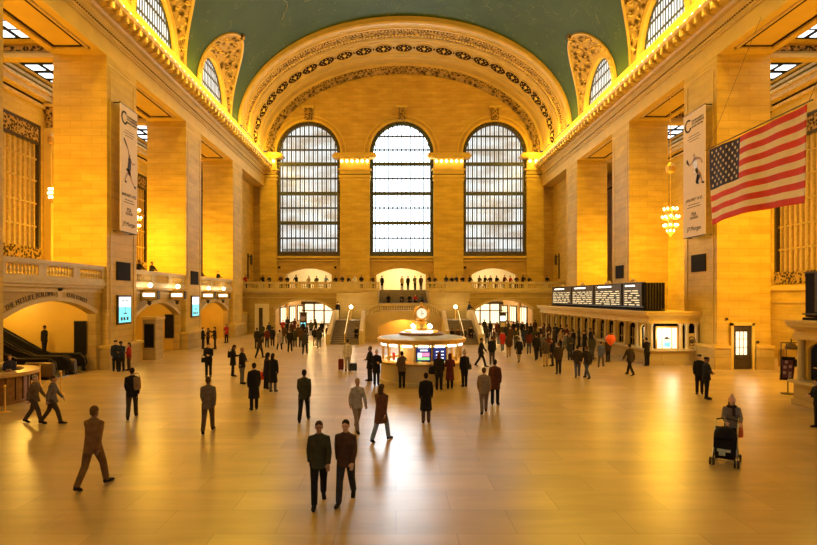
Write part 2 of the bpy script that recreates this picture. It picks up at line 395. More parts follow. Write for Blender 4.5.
# --- vault with lunettes
HW, RISE = 18.25, 11.9
LUN = [15.0, 27.4, 39.8, 52.2]
def inside_lun(y, z, x):
    for yc in LUN:
        if abs(y - yc) < 4.7 and z < ZC + 5.9 * math.sqrt(max(0, 1 - ((y - yc) / 4.7) ** 2)): return True
    return False
def vault_pt(th, y, k=1.0): return (CX - HW * k * math.cos(th), y, ZC + RISE * k * math.sin(th))
def vault_mat():
    m, nt, b, o = new_mat('green_painted_vault'); N = nt.nodes; L = nt.links
    g = N.new('ShaderNodeNewGeometry'); n = N.new('ShaderNodeTexNoise'); n.inputs['Scale'].default_value = .35; n.inputs['Detail'].default_value = 5
    L.new(g.outputs['Position'], n.inputs['Vector']); r = N.new('ShaderNodeValToRGB'); r.color_ramp.elements[0].position = .3; r.color_ramp.elements[1].position = .75
    r.color_ramp.elements[0].color = (.030, .056, .013, 1); r.color_ramp.elements[1].color = (.042, .076, .018, 1)
    L.new(n.outputs[0], r.inputs[0])
    w = N.new('ShaderNodeTexNoise'); w.inputs['Scale'].default_value = .3; w.inputs['Detail'].default_value = 2; w.inputs['Distortion'].default_value = 2.5
    L.new(g.outputs['Position'], w.inputs['Vector'])
    s1 = N.new('ShaderNodeMath'); s1.operation = 'SUBTRACT'; s1.inputs[1].default_value = .6; L.new(w.outputs[0], s1.inputs[0])
    s2 = N.new('ShaderNodeMath'); s2.operation = 'ABSOLUTE'; L.new(s1.outputs[0], s2.inputs[0])
    s3 = N.new('ShaderNodeMath'); s3.operation = 'LESS_THAN'; s3.inputs[1].default_value = .004; L.new(s2.outputs[0], s3.inputs[0])
    s4 = N.new('ShaderNodeMath'); s4.operation = 'MULTIPLY'; s4.inputs[1].default_value = .35; L.new(s3.outputs[0], s4.inputs[0])
    mx = N.new('ShaderNodeMixRGB'); mx.inputs[2].default_value = (.30, .24, .07, 1); L.new(s4.outputs[0], mx.inputs[0]); L.new(r.outputs[0], mx.inputs[1])
    L.new(mx.outputs[0], b.inputs['Base Color']); b.inputs['Roughness'].default_value = .6; b.inputs['Specular IOR Level'].default_value = .2
    return m
M['vault'] = vault_mat()
b = B(M['vault']); NT = 210; y0v, y1v, dy = -12.0, 60.4, .2; NY = int((y1v - y0v) / dy)
idx = {}
def vid(i, j):
    if (i, j) not in idx: idx[(i, j)] = len(b.v); b.v.append(vault_pt(PI * i / NT, y0v + dy * j))
    return idx[(i, j)]
for i in range(NT):
    step = 1 if (i < 52 or i > NT - 53) else 4
    for j in range(0, NY, step):
        p = vault_pt(PI * (i + .5) / NT, y0v + dy * (j + .5))
        if step == 1 and inside_lun(p[1], p[2], p[0]): continue
        b.f.append([vid(i, j), vid(i + 1, j), vid(i + 1, min(NY, j + step)), vid(i, min(NY, j + step))]); b.mi.append(0)
o = struct('ceiling', b, smooth=True)
# faint gold constellation figures painted on the vault
def figure(cx_th, cy, s, seed):
    rnd = random.Random(seed); bb = B(M['conline'])
    for k in range(5):
        th, y = cx_th + rnd.uniform(-.05, .05) * s, cy + rnd.uniform(-1.5, 1.5) * s; a = rnd.uniform(0, 6.3); pts = []
        for q in range(16):
            pts.append(vault_pt(th, y, .9965)); a += rnd.uniform(-.75, .75); th += .016 * s * math.cos(a); y += .3 * s * math.sin(a)
        bb.tube(pts, .035, 4)
    return bb
M['conline'] = flat('faded_gold_paint', (.20, .20, .07), .5)
for k, (th, y, s) in enumerate(((.95, 50, 1.1), (.80, 44, 1.2), (1.15, 42, 1.2), (2.05, 47, 1.5), (2.3, 43, 1.3), (1.7, 44, 1.2))):
    tag(figure(th, y, s, k + 3).build('constellation_figure'), kind='structure')
# lunettes
for side, X0, sg in (('left', XL, -1), ('right', XR, 1)):
    def P(d): return X0 + sg * d
    # attic wall with arched openings
    r_w = 3.55; h_w = 4.0
    outer = [(-12, ZC), (60.4, ZC)] + [(60.4, 30.5), (-12, 30.5)]
    for yc in LUN:
        # penetration surface between the arched window and its outline on the vault
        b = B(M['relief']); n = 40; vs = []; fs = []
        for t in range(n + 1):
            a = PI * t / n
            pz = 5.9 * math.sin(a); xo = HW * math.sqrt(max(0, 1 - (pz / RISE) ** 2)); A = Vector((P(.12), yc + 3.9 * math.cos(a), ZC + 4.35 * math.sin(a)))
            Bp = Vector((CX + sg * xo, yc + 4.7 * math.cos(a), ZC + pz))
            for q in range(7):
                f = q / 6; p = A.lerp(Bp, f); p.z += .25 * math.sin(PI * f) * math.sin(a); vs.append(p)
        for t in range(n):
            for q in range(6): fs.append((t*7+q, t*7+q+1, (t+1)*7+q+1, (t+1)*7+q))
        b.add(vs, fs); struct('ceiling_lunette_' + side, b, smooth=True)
        b = B(M['archgold']); pts = []
        for t in range(49):
            a = PI * t / 48; pz = 5.9 * math.sin(a); xo = HW * math.sqrt(max(0, 1 - (pz / RISE) ** 2))
            pts.append((CX + sg * (xo - .05), yc + 4.72 * math.cos(a), ZC + pz + .02))
        b.tube(pts, .13, 8)
        apex = pts[24]
        b.mat(M['orn']).ball((apex[0], apex[1], apex[2] + .1), .42, 8, .8)
        struct('trim_lunette_rim_' + side, b, smooth=True)
        # cartouche and scroll relief on the penetration surface
        b = B(M['trim'])
        for t in range(3, 38, 2):
            a = PI * t / 40; pz = 5.9 * math.sin(a); xo = HW * math.sqrt(max(0, 1 - (pz / RISE) ** 2))
            A = Vector((P(.12), yc + 3.9 * math.cos(a), ZC + 4.35 * math.sin(a))); Bp = Vector((CX + sg * xo, yc + 4.7 * math.cos(a), ZC + pz))
            for f in (.3, .68):
                p = A.lerp(Bp, f + random.uniform(-.07, .07)); q = [p + Vector((random.uniform(-.25, .25), .16 * math.sin(k) - .05 * math.cos(a), .16 * math.cos(k))) for k in range(5)]
                b.tube(q, .06, 5)
        struct('trim_lunette_scroll_' + side, b, smooth=True)
        # archivolt + window
        loopo = arch_loop(yc - 4.0, yc + 4.0, ZC, ZC, 4.45, 28); loopi = arch_loop(yc - 3.35, yc + 3.35, ZC, ZC, 3.8, 28)
        b = B(M['smooth'])
        ring = loopo[1:-1] + loopi[1:-1][::-1]
        b.prism([ring], wy(P(.1)), 0, sg * .5); struct('trim_lunette_arch_' + side, b)
        w = empty('window_2', (P(.4), yc, ZC), kind='structure')
        b = B(M['glasslun']); b.prism([loopi[1:-1]], wy(P(.55)), 0, sg * .05); off(b.build('pane', None, w), w)
        b = B(M['iron'])
        for k in range(-8, 9):
            y = k * .4
            if abs(y) < 3.3: zt = ZC + 3.8 * math.sqrt(1 - (y / 3.35) ** 2); wd = .07 if k % 2 else .1; b.box(P(.47), P(.52), yc + y - wd / 2, yc + y + wd / 2, ZC, zt)
        for z in (1.0, 2.2, 3.1): h = 3.35 * math.sqrt(1 - (z / 3.8) ** 2); b.box(P(.45), P(.52), yc - h, yc + h, ZC + z - .07, ZC + z + .07)
        pts = [(P(.48), yc - 3.25 * math.cos(PI * i / 24), ZC + 3.65 * math.sin(PI * i / 24)) for i in range(25)]; b.tube(pts, .09, 6)
        off(b.build('window_bars', None, w), w)

# --- great end arch (coffered barrel) Y 60..72
def ell(th, y, hw, rs): return (CX - hw * math.cos(th), y, ZC + rs * math.sin(th))
arch = empty('wall_arch', (CX, 60, ZC), kind='structure')
ths = [PI * i / 96 for i in range(97)]
def band(name, prof, m):
    b = B(m); b.sweep(prof, lambda t, y, k: ell(t, y, 18.1 - k, 11.35 - k), ths); return off(b.build(name, None, arch, True), arch)
band('rim_moulding', [(59.6, -.5), (59.6, .0), (59.75, .16), (60.0, .22), (60.3, .16), (60.5, .05), (60.9, .02), (61.0, .14), (61.25, .14), (61.35, .0)], M['archgold'])
band('leaf_band', [(61.35, .0), (61.9, .12), (62.6, .16), (63.3, .1), (63.5, 0)], M['orn'])
band('smooth_band', [(63.5, 0), (63.6, .12), (63.8, .12), (63.9, .05), (64.2, .05), (64.3, .15), (64.5, .15), (64.6, .02)], M['archgold'])
band('medallion_band', [(64.6, .02), (67.4, .02)], M['archgold'])
band('inner_band', [(67.4, .02), (67.5, .18), (67.8, .18), (67.9, .08), (68.6, .08), (68.7, .18), (68.9, .18), (69.0, .08), (70.3, .08), (70.4, .3), (70.6, .3)], M['archgold'])
band('bead_band', [(70.6, .3), (70.9, .5), (71.1, .55)], M['orn'])
band('flower_band', [(71.1, .55), (71.2, .58), (71.5, .80), (71.55, .86), (71.6, .80), (72, .80)], M['relief'])
def dot(th, y, k, r):
    c = Vector(ell(th, y, 18.1 - k, 11.35 - k)); n = Vector((math.cos(th) / 18.1, 0, -math.sin(th) / 12.0)).normalized(); return c, n
med = B(M['darkline']).lathe([(.0001, -.02), (1.02, -.02), (1.02, .05), (.0001, .05)], n=24)
med.mat(M['archgold']); med.lathe([(1.0, 0), (1.03, .12), (1.13, .12), (1.15, 0)], n=24); med.mat(M['trim'])
med.mat(M['smooth']).lathe([(.0001, .2), (.15, .18), (.24, .06)], n=12)
for k in range(8): a = k * PI / 4; med.ball((.62 * math.cos(a), .62 * math.sin(a), .06), .07, 6)
mm = med.mesh('medallion', True)
NM = 23
for i in range(NM):
    th = PI * (i + .5) / NM; c, n = dot(th, 66.0, .03, 0)
    o = bpy.data.objects.new('medallion', mm); C.objects.link(o); o.parent = arch
    o.matrix_local = Matrix.Translation(c - arch.location) @ n.to_track_quat('Z', 'Y').to_matrix().to_4x4()
b = B(M['darkline'])
for i in range(NM - 1):
    th = PI * (i + 1) / NM; c, n = dot(th, 66.0, .03, 0); b.ball(c, .22, 8, .5)
off(b.build('rosette_row', None, arch, True), arch)
b = B(M['trim'])
for i in range(150):
    th = PI * (i + .5) / 150; c, n = dot(th, 62.5, .2, 0); b.ball(c, .15, 6)
    c, n = dot(th, 61.6, .1, 0); b.ball(c, .09, 5)
off(b.build('bead_row', None, arch, True), arch)
b = B(M['relief'])
for i in range(25):
    th = PI * (i + .5) / 25; c, n = dot(th, 71.3, .72, 0)
    for q in range(5): a = q * 2 * PI / 5; b.ball((c.x + .3 * math.cos(a), c.y - .05, c.z + .3 * math.sin(a)), .17, 6)
off(b.build('flower_row', None, arch, True), arch)

# --- far wall
WC = .75; WIN = [WC - 12.3, WC, WC + 12.3]
outl = [(-21, -.2), (22.9, -.2), (22.9, ZC), (CX + 18.1, ZC)] + [(CX + 18.1 * math.cos(PI * i / 48), ZC + 12 * math.sin(PI * i / 48)) for i in range(1, 48)] + [(CX - 18.1, ZC), (-21, ZC)]
holes = [arch_loop(c - 4.2, c + 4.2, 9.7, 23.3, 4.2, 32) for c in WIN]
op = [(-14.6, -8.5), (-2.6, 3.95), (10.0, 15.9)]
holes += [seg_loop(a, c, GAL, 7.25, .85) for a, c in op]
holes += [[(-14.3, 0.01), (-14.3, 4.2), (-7.8, 4.2), (-7.8, 0.01)][::-1], [(9.8, 0.01), (9.8, 4.2), (16.2, 4.2), (16.2, 0.01)][::-1]]
b = B(M['tymp']); 
b.prism([outl] + holes, lambda a, z, d: (a, YF + d, z), 0, .9)
struct('wall_far', b)
# the ordered lower part between window arches: pilasters
for i, xc in enumerate((WIN[0] - 6.15 + .95, (WIN[0] + WIN[1]) / 2, (WIN[1] + WIN[2]) / 2, WIN[2] + 6.15 - .95)):
    hw = 1.95 if i in (1, 2) else 1.1
    b = B(M['stone']).box(xc - hw, xc + hw, YF - .55, YF, GAL, 20.0)
    b.mat(M['smooth'])
    for z0, z1, pr in ((GAL, 6.0, .75), (19.6, 19.8, .65), (20.0, 20.3, .7), (20.6, 20.7, .62), (20.9, 21.1, .8), (22.4, 22.55, 1.35), (22.55, 22.75, 1.5), (22.75, 23.05, 1.3)):
        b.box(xc - hw - pr + .55, xc + hw + pr - .55, YF - pr, YF, z0, z1)
    b.box(xc - hw, xc + hw, YF - .6, YF, 20, 22.5)
    b.mat(M['darkline']).box(xc - hw - .06, xc + hw + .06, YF - .64, YF, 20.32, 20.42)
    p = empty('wall_pilaster', (xc, YF, GAL), kind='structure'); off(b.build('shaft', None, p), p)
    nb = 6 if hw > 1.5 else 3
    for k in range(nb):
        x = xc - hw + .3 + (2 * hw - .6) * k / (nb - 1)
        q = B(M['bulb']).ball((x, YF - 1.05, 22.0), .19, 8); off(q.build('lamp_bulb', None, p, True), p)
        q = B(M['trim']).box(x - .27, x + .27, YF - 1.3, YF - .6, 22.25, 22.42); off(q.build('lamp_socket', None, p), p)
# tall windows
for wi, c in enumerate(WIN):
    w = empty('window_3', (c, YF, 10.1), kind='structure')
    lo = arch_loop(c - 4.2, c + 4.2, 9.7, 23.3, 4.2, 32); li = arch_loop(c - 3.75, c + 3.75, 10.3, 23.3, 3.75, 32)
    b = B(M['bronze'] if wi != 1 else M['iron']); b.prism([lo, li], lambda a, z, d: (a, YF + .12 + d, z), 0, .35)
    off(b.build('window_frame', None, w), w)
    b = B(M['glassmid'] if wi == 1 else M['glassside']); b.prism([li], lambda a, z, d: (a, YF + .55 + d, z), 0, .05); off(b.build('pane', None, w), w)
    b = B(M['iron'])
    for k in range(-6, 7):
        x = k * .58; zt = 23.3 + math.sqrt(max(0, 3.75 ** 2 - x * x)); wd = .15
        b.box(c + x - wd / 2, c + x + wd / 2, YF + .2, YF + .42, 10.3, zt)
    for k in range(-6, 6):
        x = (k + .5) * .58; zt = 23.3 + math.sqrt(max(0, 3.75 ** 2 - x * x)); b.box(c + x - .02, c + x + .02, YF + .3, YF + .4, 10.3, zt)
    for z in (14.1, 18.0, 21.9): b.box(c - 3.75, c + 3.75, YF + .1, YF + .4, z - .22, z + .22)
    for z in (12.1, 16.1, 20.0, 23.8, 25.6):
        h = 3.75 if z < 23.3 else math.sqrt(3.75 ** 2 - (z - 23.3) ** 2); b.box(c - h, c + h, YF + .2, YF + .4, z - .10, z + .10)
    off(b.build('window_bars', None, w), w)
    b = B(M['iron']); n = 26     # rosettes worked into the frame
    for s in (-1, 1):
        for k in range(n): b.ball((c + s * 3.98, YF + .1, 10.6 + k * 1.02 * .98 if False else 10.6 + k * .47), .13, 6)
    for k in range(27): a = PI * k / 26; b.ball((c + 3.98 * math.cos(a), YF + .1, 23.3 + 3.98 * math.sin(a)), .13, 6)
    for s in range(7):
        b.box(c - 3.6 + s * .02, c + 3.6, YF + .15, YF + .3, 10.3 + s * .06, 10.33 + s * .06)
    off(b.build('rosette_border', None, w), w)
    area('window_daylight', (c, YF - .05, 17.8), (math.radians(-90), 0, 0), 7.2, 15, 2100 if wi == 1 else 120, (.86, .93, 1))
    # archivolt, sill and keystone
    la = arch_loop(c - 5.0, c + 5.0, 22.9, 23.3, 5.0, 32)[1:-1]; lb = arch_loop(c - 4.85, c + 4.85, 22.9, 23.3, 4.85, 32)[1:-1]
    b = B(M['smooth']); b.prism([la + lb[::-1]], lambda a, z, d: (a, YF - d, z), 0, .14)
    la = arch_loop(c - 4.45, c + 4.45, 22.9, 23.3, 4.45, 32)[1:-1]; lb = arch_loop(c - 4.22, c + 4.22, 22.9, 23.3, 4.22, 32)[1:-1]
    b.prism([la + lb[::-1]], lambda a, z, d: (a, YF - d, z), 0, .22)
    b.box(c - 4.2, c + 4.2, YF - .5, YF, 9.4, 9.68); b.box(c - 4.2, c + 4.2, YF - .35, YF, 9.05, 9.2)
    b.mat(M['orn']).box(c - .45, c + .45, YF - .6, YF, 27.6, 29.1); b.mat(M['smooth']).box(c - .75, c + .75, YF - .85, YF, 29.1, 29.35)
    tag(b.build('trim_2', None), kind='structure')
for x in (-8.2, -4.4, 6.0, 9.6, -15.2):
    tag(B(M['black']).lathe([(.0001, 0), (.16, 0), (.16, .12), (.0001, .12)], (0, 0, 0), 12).build('vent_cover'), 'small round black wall vent above the far balcony', 'vent', 'round black vents along the far wall')
    o = C.objects[-1] if False else bpy.data.objects[-1]
vents = [o for o in bpy.data.objects if o.name.startswith('vent_cover')]
for o, x in zip(vents, (-8.0, -3.95, 5.4, 9.1, -15.4)): o.rotation_euler = (PI / 2, 0, 0); o.location = (x, YF + .0, 8.2)

# rooms behind the balcony openings and lower arches
b = B(M['cream']).box(-22, 24, 80, 80.4, 4.6, 10)
b.box(-22, 24, YF + .9, 80, GAL - .5, GAL); b.box(-22, 24, YF + .9, 80, 8.6, 8.9)
for x in (-16, -7.2, -3.6, 5.0, 8.6, 17.5): b.box(x - .2, x + .2, YF + .9, 80, GAL, 8.6)
struct('wall_back_rooms', b)
for i, (a, c) in enumerate(op):
    point('back_room_light', ((a + c) / 2, 76.3, 8.0), 420 if i == 1 else 260, (1, .82, .5), .3)
# lower passages to the street
b = B(M['amber'])
for a, c in ((-14.6, -7.5), (9.5, 16.5)):
    b.mat(M['amber']); b.box(a - .4, a, 65.9, 90, 0, 4.4); b.box(c, c + .4, 65.9, 90, 0, 4.4); b.mat(M['cream']); b.box(a - .4, c + .4, 65.9, 90, 4.35, 4.55); b.box(a, c, 89.6, 90, 0, 4.4)
struct('wall_passage', b)
for i, (a, c) in enumerate(((-14.6, -7.5), (9.5, 16.5))):
    w = empty('door_1', ((a + c) / 2, 84, 0), kind='structure')
    b = B(M['shop'])
    for k in range(4): xa = a + .6 + k * (c - a - 1) / 4; b.box(xa, xa + 1.25, 84, 84.1, .3, 3.2)
    off(b.build('glass_pane', None, w), w)
    b = B(M['bronze'])
    for k in range(5): xa = a + .45 + k * (c - a - 1) / 4; b.box(xa - .1, xa + .1, 83.9, 84.2, 0, 3.5)
    b.box(a, c, 83.9, 84.2, 3.2, 3.6); b.box(a, c, 83.9, 84.2, 2.15, 2.3); off(b.build('frame', None, w), w)
    for y in (69, 76, 83): point('passage_light', ((a + c) / 2, y, 3.9), 190, (1, .66, .24), .25)
    for y in (70, 77): 
        s = empty('ceiling_lamp', ((a + c) / 2 + .8, y, 4.35), label='round glowing ceiling lamp %s the %s lower archway' % ('just inside' if y == 70 else 'deep inside', 'left' if i == 0 else 'right'), cat='lamp')
        B(M['globe']).ball((0, 0, -.2), .22, 10).build('globe', None, s, True); B(M['brass']).lathe([(.25, -.05), (.25, 0)]).build('mount', None, s)
# lit shop windows on the passage walls
for i, (a, c) in enumerate(((-14.6, -7.5), (9.5, 16.5))):
    for k, (x, s) in enumerate(((a, 1), (c, -1))):
        for q in range(3):
            y = 68.5 + q * 6
            w = empty('shop_window', (x, y + 2, 1), label='lit shop window %s from the hall on the %s side of the %s lower passage' % (('first', 'second', 'third')[q], 'left' if k == 0 else 'right', 'left' if i == 0 else 'right'), cat='window')
            off(B(M['shop']).box(x + s * .02, x + s * .08, y, y + 4, .9, 2.9).build('display', None, w), w)
            b = B(M['bronze']).box(x, x + s * .14, y - .12, y, .8, 3.1); b.box(x, x + s * .14, y + 4, y + 4.12, .8, 3.1); b.box(x, x + s * .14, y, y + 4, 2.9, 3.1); b.box(x, x + s * .14, y, y + 4, .75, .9)
            for u in (1.3, 2.7): b.box(x, x + s * .14, y + u, y + u + .07, .9, 2.9)
            off(b.build('frame', None, w), w)

# --- west balcony slab and front wall
BY = 65.3
outl = [(-20.5, 0), (22.4, 0), (22.4, GAL), (-20.5, GAL)]
outl = [(-20.5, 0), (-20.5, GAL), (-1.9, GAL), (-1.9, 0)]
h1 = seg_loop(-14.5, -7.6, 0.01, 2.75, 1.2)
b = B(M['stone2'])
b.prism([[(-20.5, 0), (-14.5, 0)] + h1[1:-1] + [(-7.6, 0), (-1.9, 0), (-1.9, GAL), (-20.5, GAL)]], lambda a, z, d: (a, BY + d, z), 0, .6)
h2 = seg_loop(9.5, 16.4, 0.01, 2.75, 1.2)
b.prism([[(3.5, 0), (9.5, 0)] + h2[1:-1] + [(16.4, 0), (22.4, 0), (22.4, GAL), (3.5, GAL)]], lambda a, z, d: (a, BY + d, z), 0, .6)
b.box(-20.5, -1.9, BY + .6, YF, 4.55, GAL); b.box(3.5, 22.4, BY + .6, YF, 4.55, GAL); b.box(-1.9, 3.5, BY + .6, YF, 4.55, GAL)
b.mat(M['pale'])
for a, c in ((-18.8, -1.9), (3.5, 20.7)):
    b.box(a, c, BY - .35, BY, 4.95, 5.15); b.box(a, c, BY - .2, BY, 4.75, 4.95); b.box(a, c, BY - .1, BY, 4.2, 4.3)
for h in (h1, h2):
    hh = h[1:-1]; c = (hh[0][0] + hh[-1][0]) / 2
    up = [(c + (x - c) * 1.06, z + .22) for x, z in hh]
    b.prism([up + hh[::-1]], lambda a, z, d: (a, BY - d, z), 0, .12)
struct('wall_balcony_front', b)
def balustrade(name, x0, y0, x1, y1, z, label, group, nb, height=1.05, m=None, solid_ends=.0, wid=.34, bal=True):
    m = m or M['pale']; L = math.hypot(x1 - x0, y1 - y0); a = math.atan2(y1 - y0, x1 - x0)
    r = empty(name, (x0, y0, z), a, label, 'balustrade', group)
    b = B(m).box(0, L, -wid / 2, wid / 2, height - .2, height); b.box(0, L, -wid / 2 + .04, wid / 2 - .04, height - .26, height - .2); b.build('rail', None, r)
    B(m).box(0, L, -wid / 2, wid / 2, 0, .2).build('plinth', None, r)
    if solid_ends > 0:
        B(m).box(0, solid_ends, -wid / 2 + .03, wid / 2 - .03, .2, height - .26).build('end_block', None, r); B(m).box(L - solid_ends, L, -wid / 2 + .03, wid / 2 - .03, .2, height - .26).build('end_block', None, r)
    me = BAL if bal else None
    a0, a1 = solid_ends, L - solid_ends
    for k in range(nb):
        o = bpy.data.objects.new('baluster', BAL); C.objects.link(o); o.parent = r; o.location = (a0 + (a1 - a0) * (k + .5) / nb, 0, .2); o.scale = (1, 1, (height - .46) / .59)
    return r
BAL = B(M['pale']).lathe([(.085, 0), (.085, .06), (.045, .09), (.095, .22), (.075, .34), (.04, .45), (.06, .53), (.085, .55), (.085, .59)], n=10).mesh('baluster', True)
xs = [(-18.8, -16.2, 7), (-16.2, -14.2, 6), (-14.2, -11.6, 8), (-11.6, -9.6, 6), (-9.6, -7.4, 7), (-7.4, -4.6, 0), (-4.6, -1.95, 8)]
nm = ['against the left corner', 'second from the left corner', 'left of the left doorway', 'under the left lit doorway', 'right of the left lit doorway', 'with a solid panel between left and middle doorways', 'ending at the head of the stairs on the left']
for (a, c, n), t in zip(xs, nm): balustrade('balustrade', a, BY + .1, c, BY + .1, GAL, 'stone balcony balustrade section ' + t, None, n, .98, solid_ends=.25 if n else (c - a) / 2)
xs = [(3.55, 6.2, 8), (6.2, 8.9, 0), (8.9, 11.2, 7), (11.2, 13.3, 6), (13.3, 15.6, 7), (15.6, 18.0, 7), (18.0, 20.7, 8)]
nm = ['beginning at the head of the stairs on the right', 'with a solid panel between middle and right doorways', 'left of the right lit doorway', 'under the right lit doorway', 'right of the right lit doorway', 'second from the right corner', 'against the right corner']
for (a, c, n), t in zip(xs, nm): balustrade('balustrade', a, BY + .1, c, BY + .1, GAL, 'stone balcony balustrade section ' + t, None, n, .98, solid_ends=.25 if n else (c - a) / 2)

# --- grand staircase
st = empty('staircase', (WC, 56, 0), label='wide marble staircase with two lower flights and one central flight under the far balcony', cat='staircase')
def part(b, name, root, smooth=False): return off(b.build(name, None, root, smooth), root)
for s, xa, xb in ((-1, -5.95, -3.35), (1, 4.85, 7.45)):
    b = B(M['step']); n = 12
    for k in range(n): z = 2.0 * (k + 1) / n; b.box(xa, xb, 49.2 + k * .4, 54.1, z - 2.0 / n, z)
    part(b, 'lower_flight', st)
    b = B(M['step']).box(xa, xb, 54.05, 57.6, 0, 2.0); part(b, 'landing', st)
    b = B(M['step'])
    xi = -3.35 if s < 0 else 4.85
    for k in range(5):
        z = 2.0 + .9 * (k + 1) / 5
        if s < 0: b.box(xi + k * .35, -1.5, 54.5, 57.6, z - .18, z)
        else: b.box(3.0, xi - k * .35, 54.5, 57.6, z - .18, z)
    part(b, 'side_steps', st)
    # outer stair parapet and the pale wall behind the landing
    xo = xa - .35 if s < 0 else xb
    b = B(M['pale']); b.prism([[(48.9, 0), (57.6, 0), (57.6, 2.95), (54.2, 2.95), (49.3, .95), (48.9, .95)]], wy(xo), 0, .35); part(b, 'outer_parapet', st)
    b = B(M['stone2']).box((xa - .35 if s < 0 else xa), (xb if s < 0 else xb + .35), 57.6, BY - .02, 0, 4.7); part(b, 'landing_wall', st)
    b = B(M['stone2']); b.box(-3.35 if s < 0 else 3.5, -1.9 if s < 0 else 4.85, 57.6, BY - .02, 0, 4.95); part(b, 'landing_wall', st)
    # newel block and brass handrail
    xn = -3.35 if s < 0 else 4.5
    b = B(M['pale']); b.prism([[(49.2, 0), (54, 0), (54, 2.95), (53.2, 2.9), (49.8, 1.3), (49.2, 1.25)]], wy(xn), 0, .35); part(b, 'inner_parapet', st)
    xm = (xa + xb) / 2
    b = B(M['brass']); b.tube([(xm, 49.3, .1), (xm, 49.3, .95), (xm, 54, 2.95), (xm, 54.6, 2.95), (xm, 54.6, 2.02)], .035, 8)
    for k in (1, 2, 3): b.tube([(xm, 49.3 + 1.2 * k, .5 * k), (xm, 49.3 + 1.2 * k, .95 + .51 * k)], .025, 6)
    part(b, 'handrail', st)
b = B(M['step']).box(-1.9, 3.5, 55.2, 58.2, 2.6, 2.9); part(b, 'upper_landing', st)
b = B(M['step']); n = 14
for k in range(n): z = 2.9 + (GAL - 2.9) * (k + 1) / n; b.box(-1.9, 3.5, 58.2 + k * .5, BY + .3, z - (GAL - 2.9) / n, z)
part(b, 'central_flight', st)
ol = [(-3.35, 0), (-1.75, 0)] + seg_loop(-1.75, 3.45, 0, 1.35, .7)[1:-1] + [(3.45, 0), (4.85, 0), (4.85, 1.75), (4.5, 2.3), (4.0, 2.6), (3.5, 2.75), (-2.0, 2.75), (-2.5, 2.6), (-3.0, 2.3), (-3.35, 1.75)]
b = B(M['pale']); b.prism([ol], lambda a, z, d: (a, 54 + d, z), 0, .45); b.prism([[(-1.75, 1.35), (3.45, 1.35), (3.45, 1.36), (-1.75, 1.36)]], lambda a, z, d: (a, 54.2, z), 0, .01) if False else None
part(b, 'front_wall', st)
b = B(M['amber']).box(-1.9, 3.6, 56.8, 57, 0, 2.5); b.box(-2.0, -1.9, 54.4, 57, 0, 2.5); b.box(3.6, 3.7, 54.4, 57, 0, 2.5); part(b, 'niche_wall', st)
point('niche_light', (WC, 55.4, 1.9), 190, (1, .6, .12), .15)
balustrade('balustrade', -1.6, 54.2, 3.1, 54.2, 2.75, 'stone balustrade crowning the centre of the staircase behind the clock', None, 19, .92, solid_ends=.15)
for s in (-1, 1):
    x0, x1 = (WC - 2.35, WC - 3.9) if s < 0 else (WC + 2.35, WC + 3.9)
    r = empty('balustrade', (x0, 54.2, 2.95), 0, 'sloping stone balustrade %s of the staircase centre, running down to the %s flight' % (('left', 'left') if s < 0 else ('right', 'right')), 'balustrade')
    b = B(M['pale']); b.prism([[(0, .72), (s * .9, .48), (s * 1.6, -.1), (s * 1.75, -.8), (s * 1.5, -.8), (s * 1.38, -.2), (s * .8, .3), (0, .54)]], lambda a, z, d: (a, d, z), -.17, .17); b.build('rail', None, r)
    for k in range(6):
        x = .12 + k * .19; o = bpy.data.objects.new('baluster', BAL); C.objects.link(o); o.parent = r; o.location = (s * x, 0, -.22 - .05 * k - (.08 * (k - 3) if k > 3 else 0)); o.scale = (.95, .95, 1.2 - .03 * k)
for s, xm in ((-1, -4.65), (1, 6.15)):
    r = empty('lamp_post', (xm, 56.3, 2.0), 0, 'brass lamp with blazing globe on the %s stair landing' % ('left' if s < 0 else 'right'), 'lamp')
    B(M['brass']).lathe([(.12, 0), (.12, .05), (.04, .1), (.03, 1.1)], n=10).build('post', None, r, True)
    B(M['globe']).ball((0, 0, 1.28), .2, 12).build('globe', None, r, True)
    point('stair_lamp_light', (xm, 56.0, 3.35), 80, (1, .8, .5), .2)
M['ink2'] = flat('dark_slat', (.03, .022, .015), .8, spec=.1)
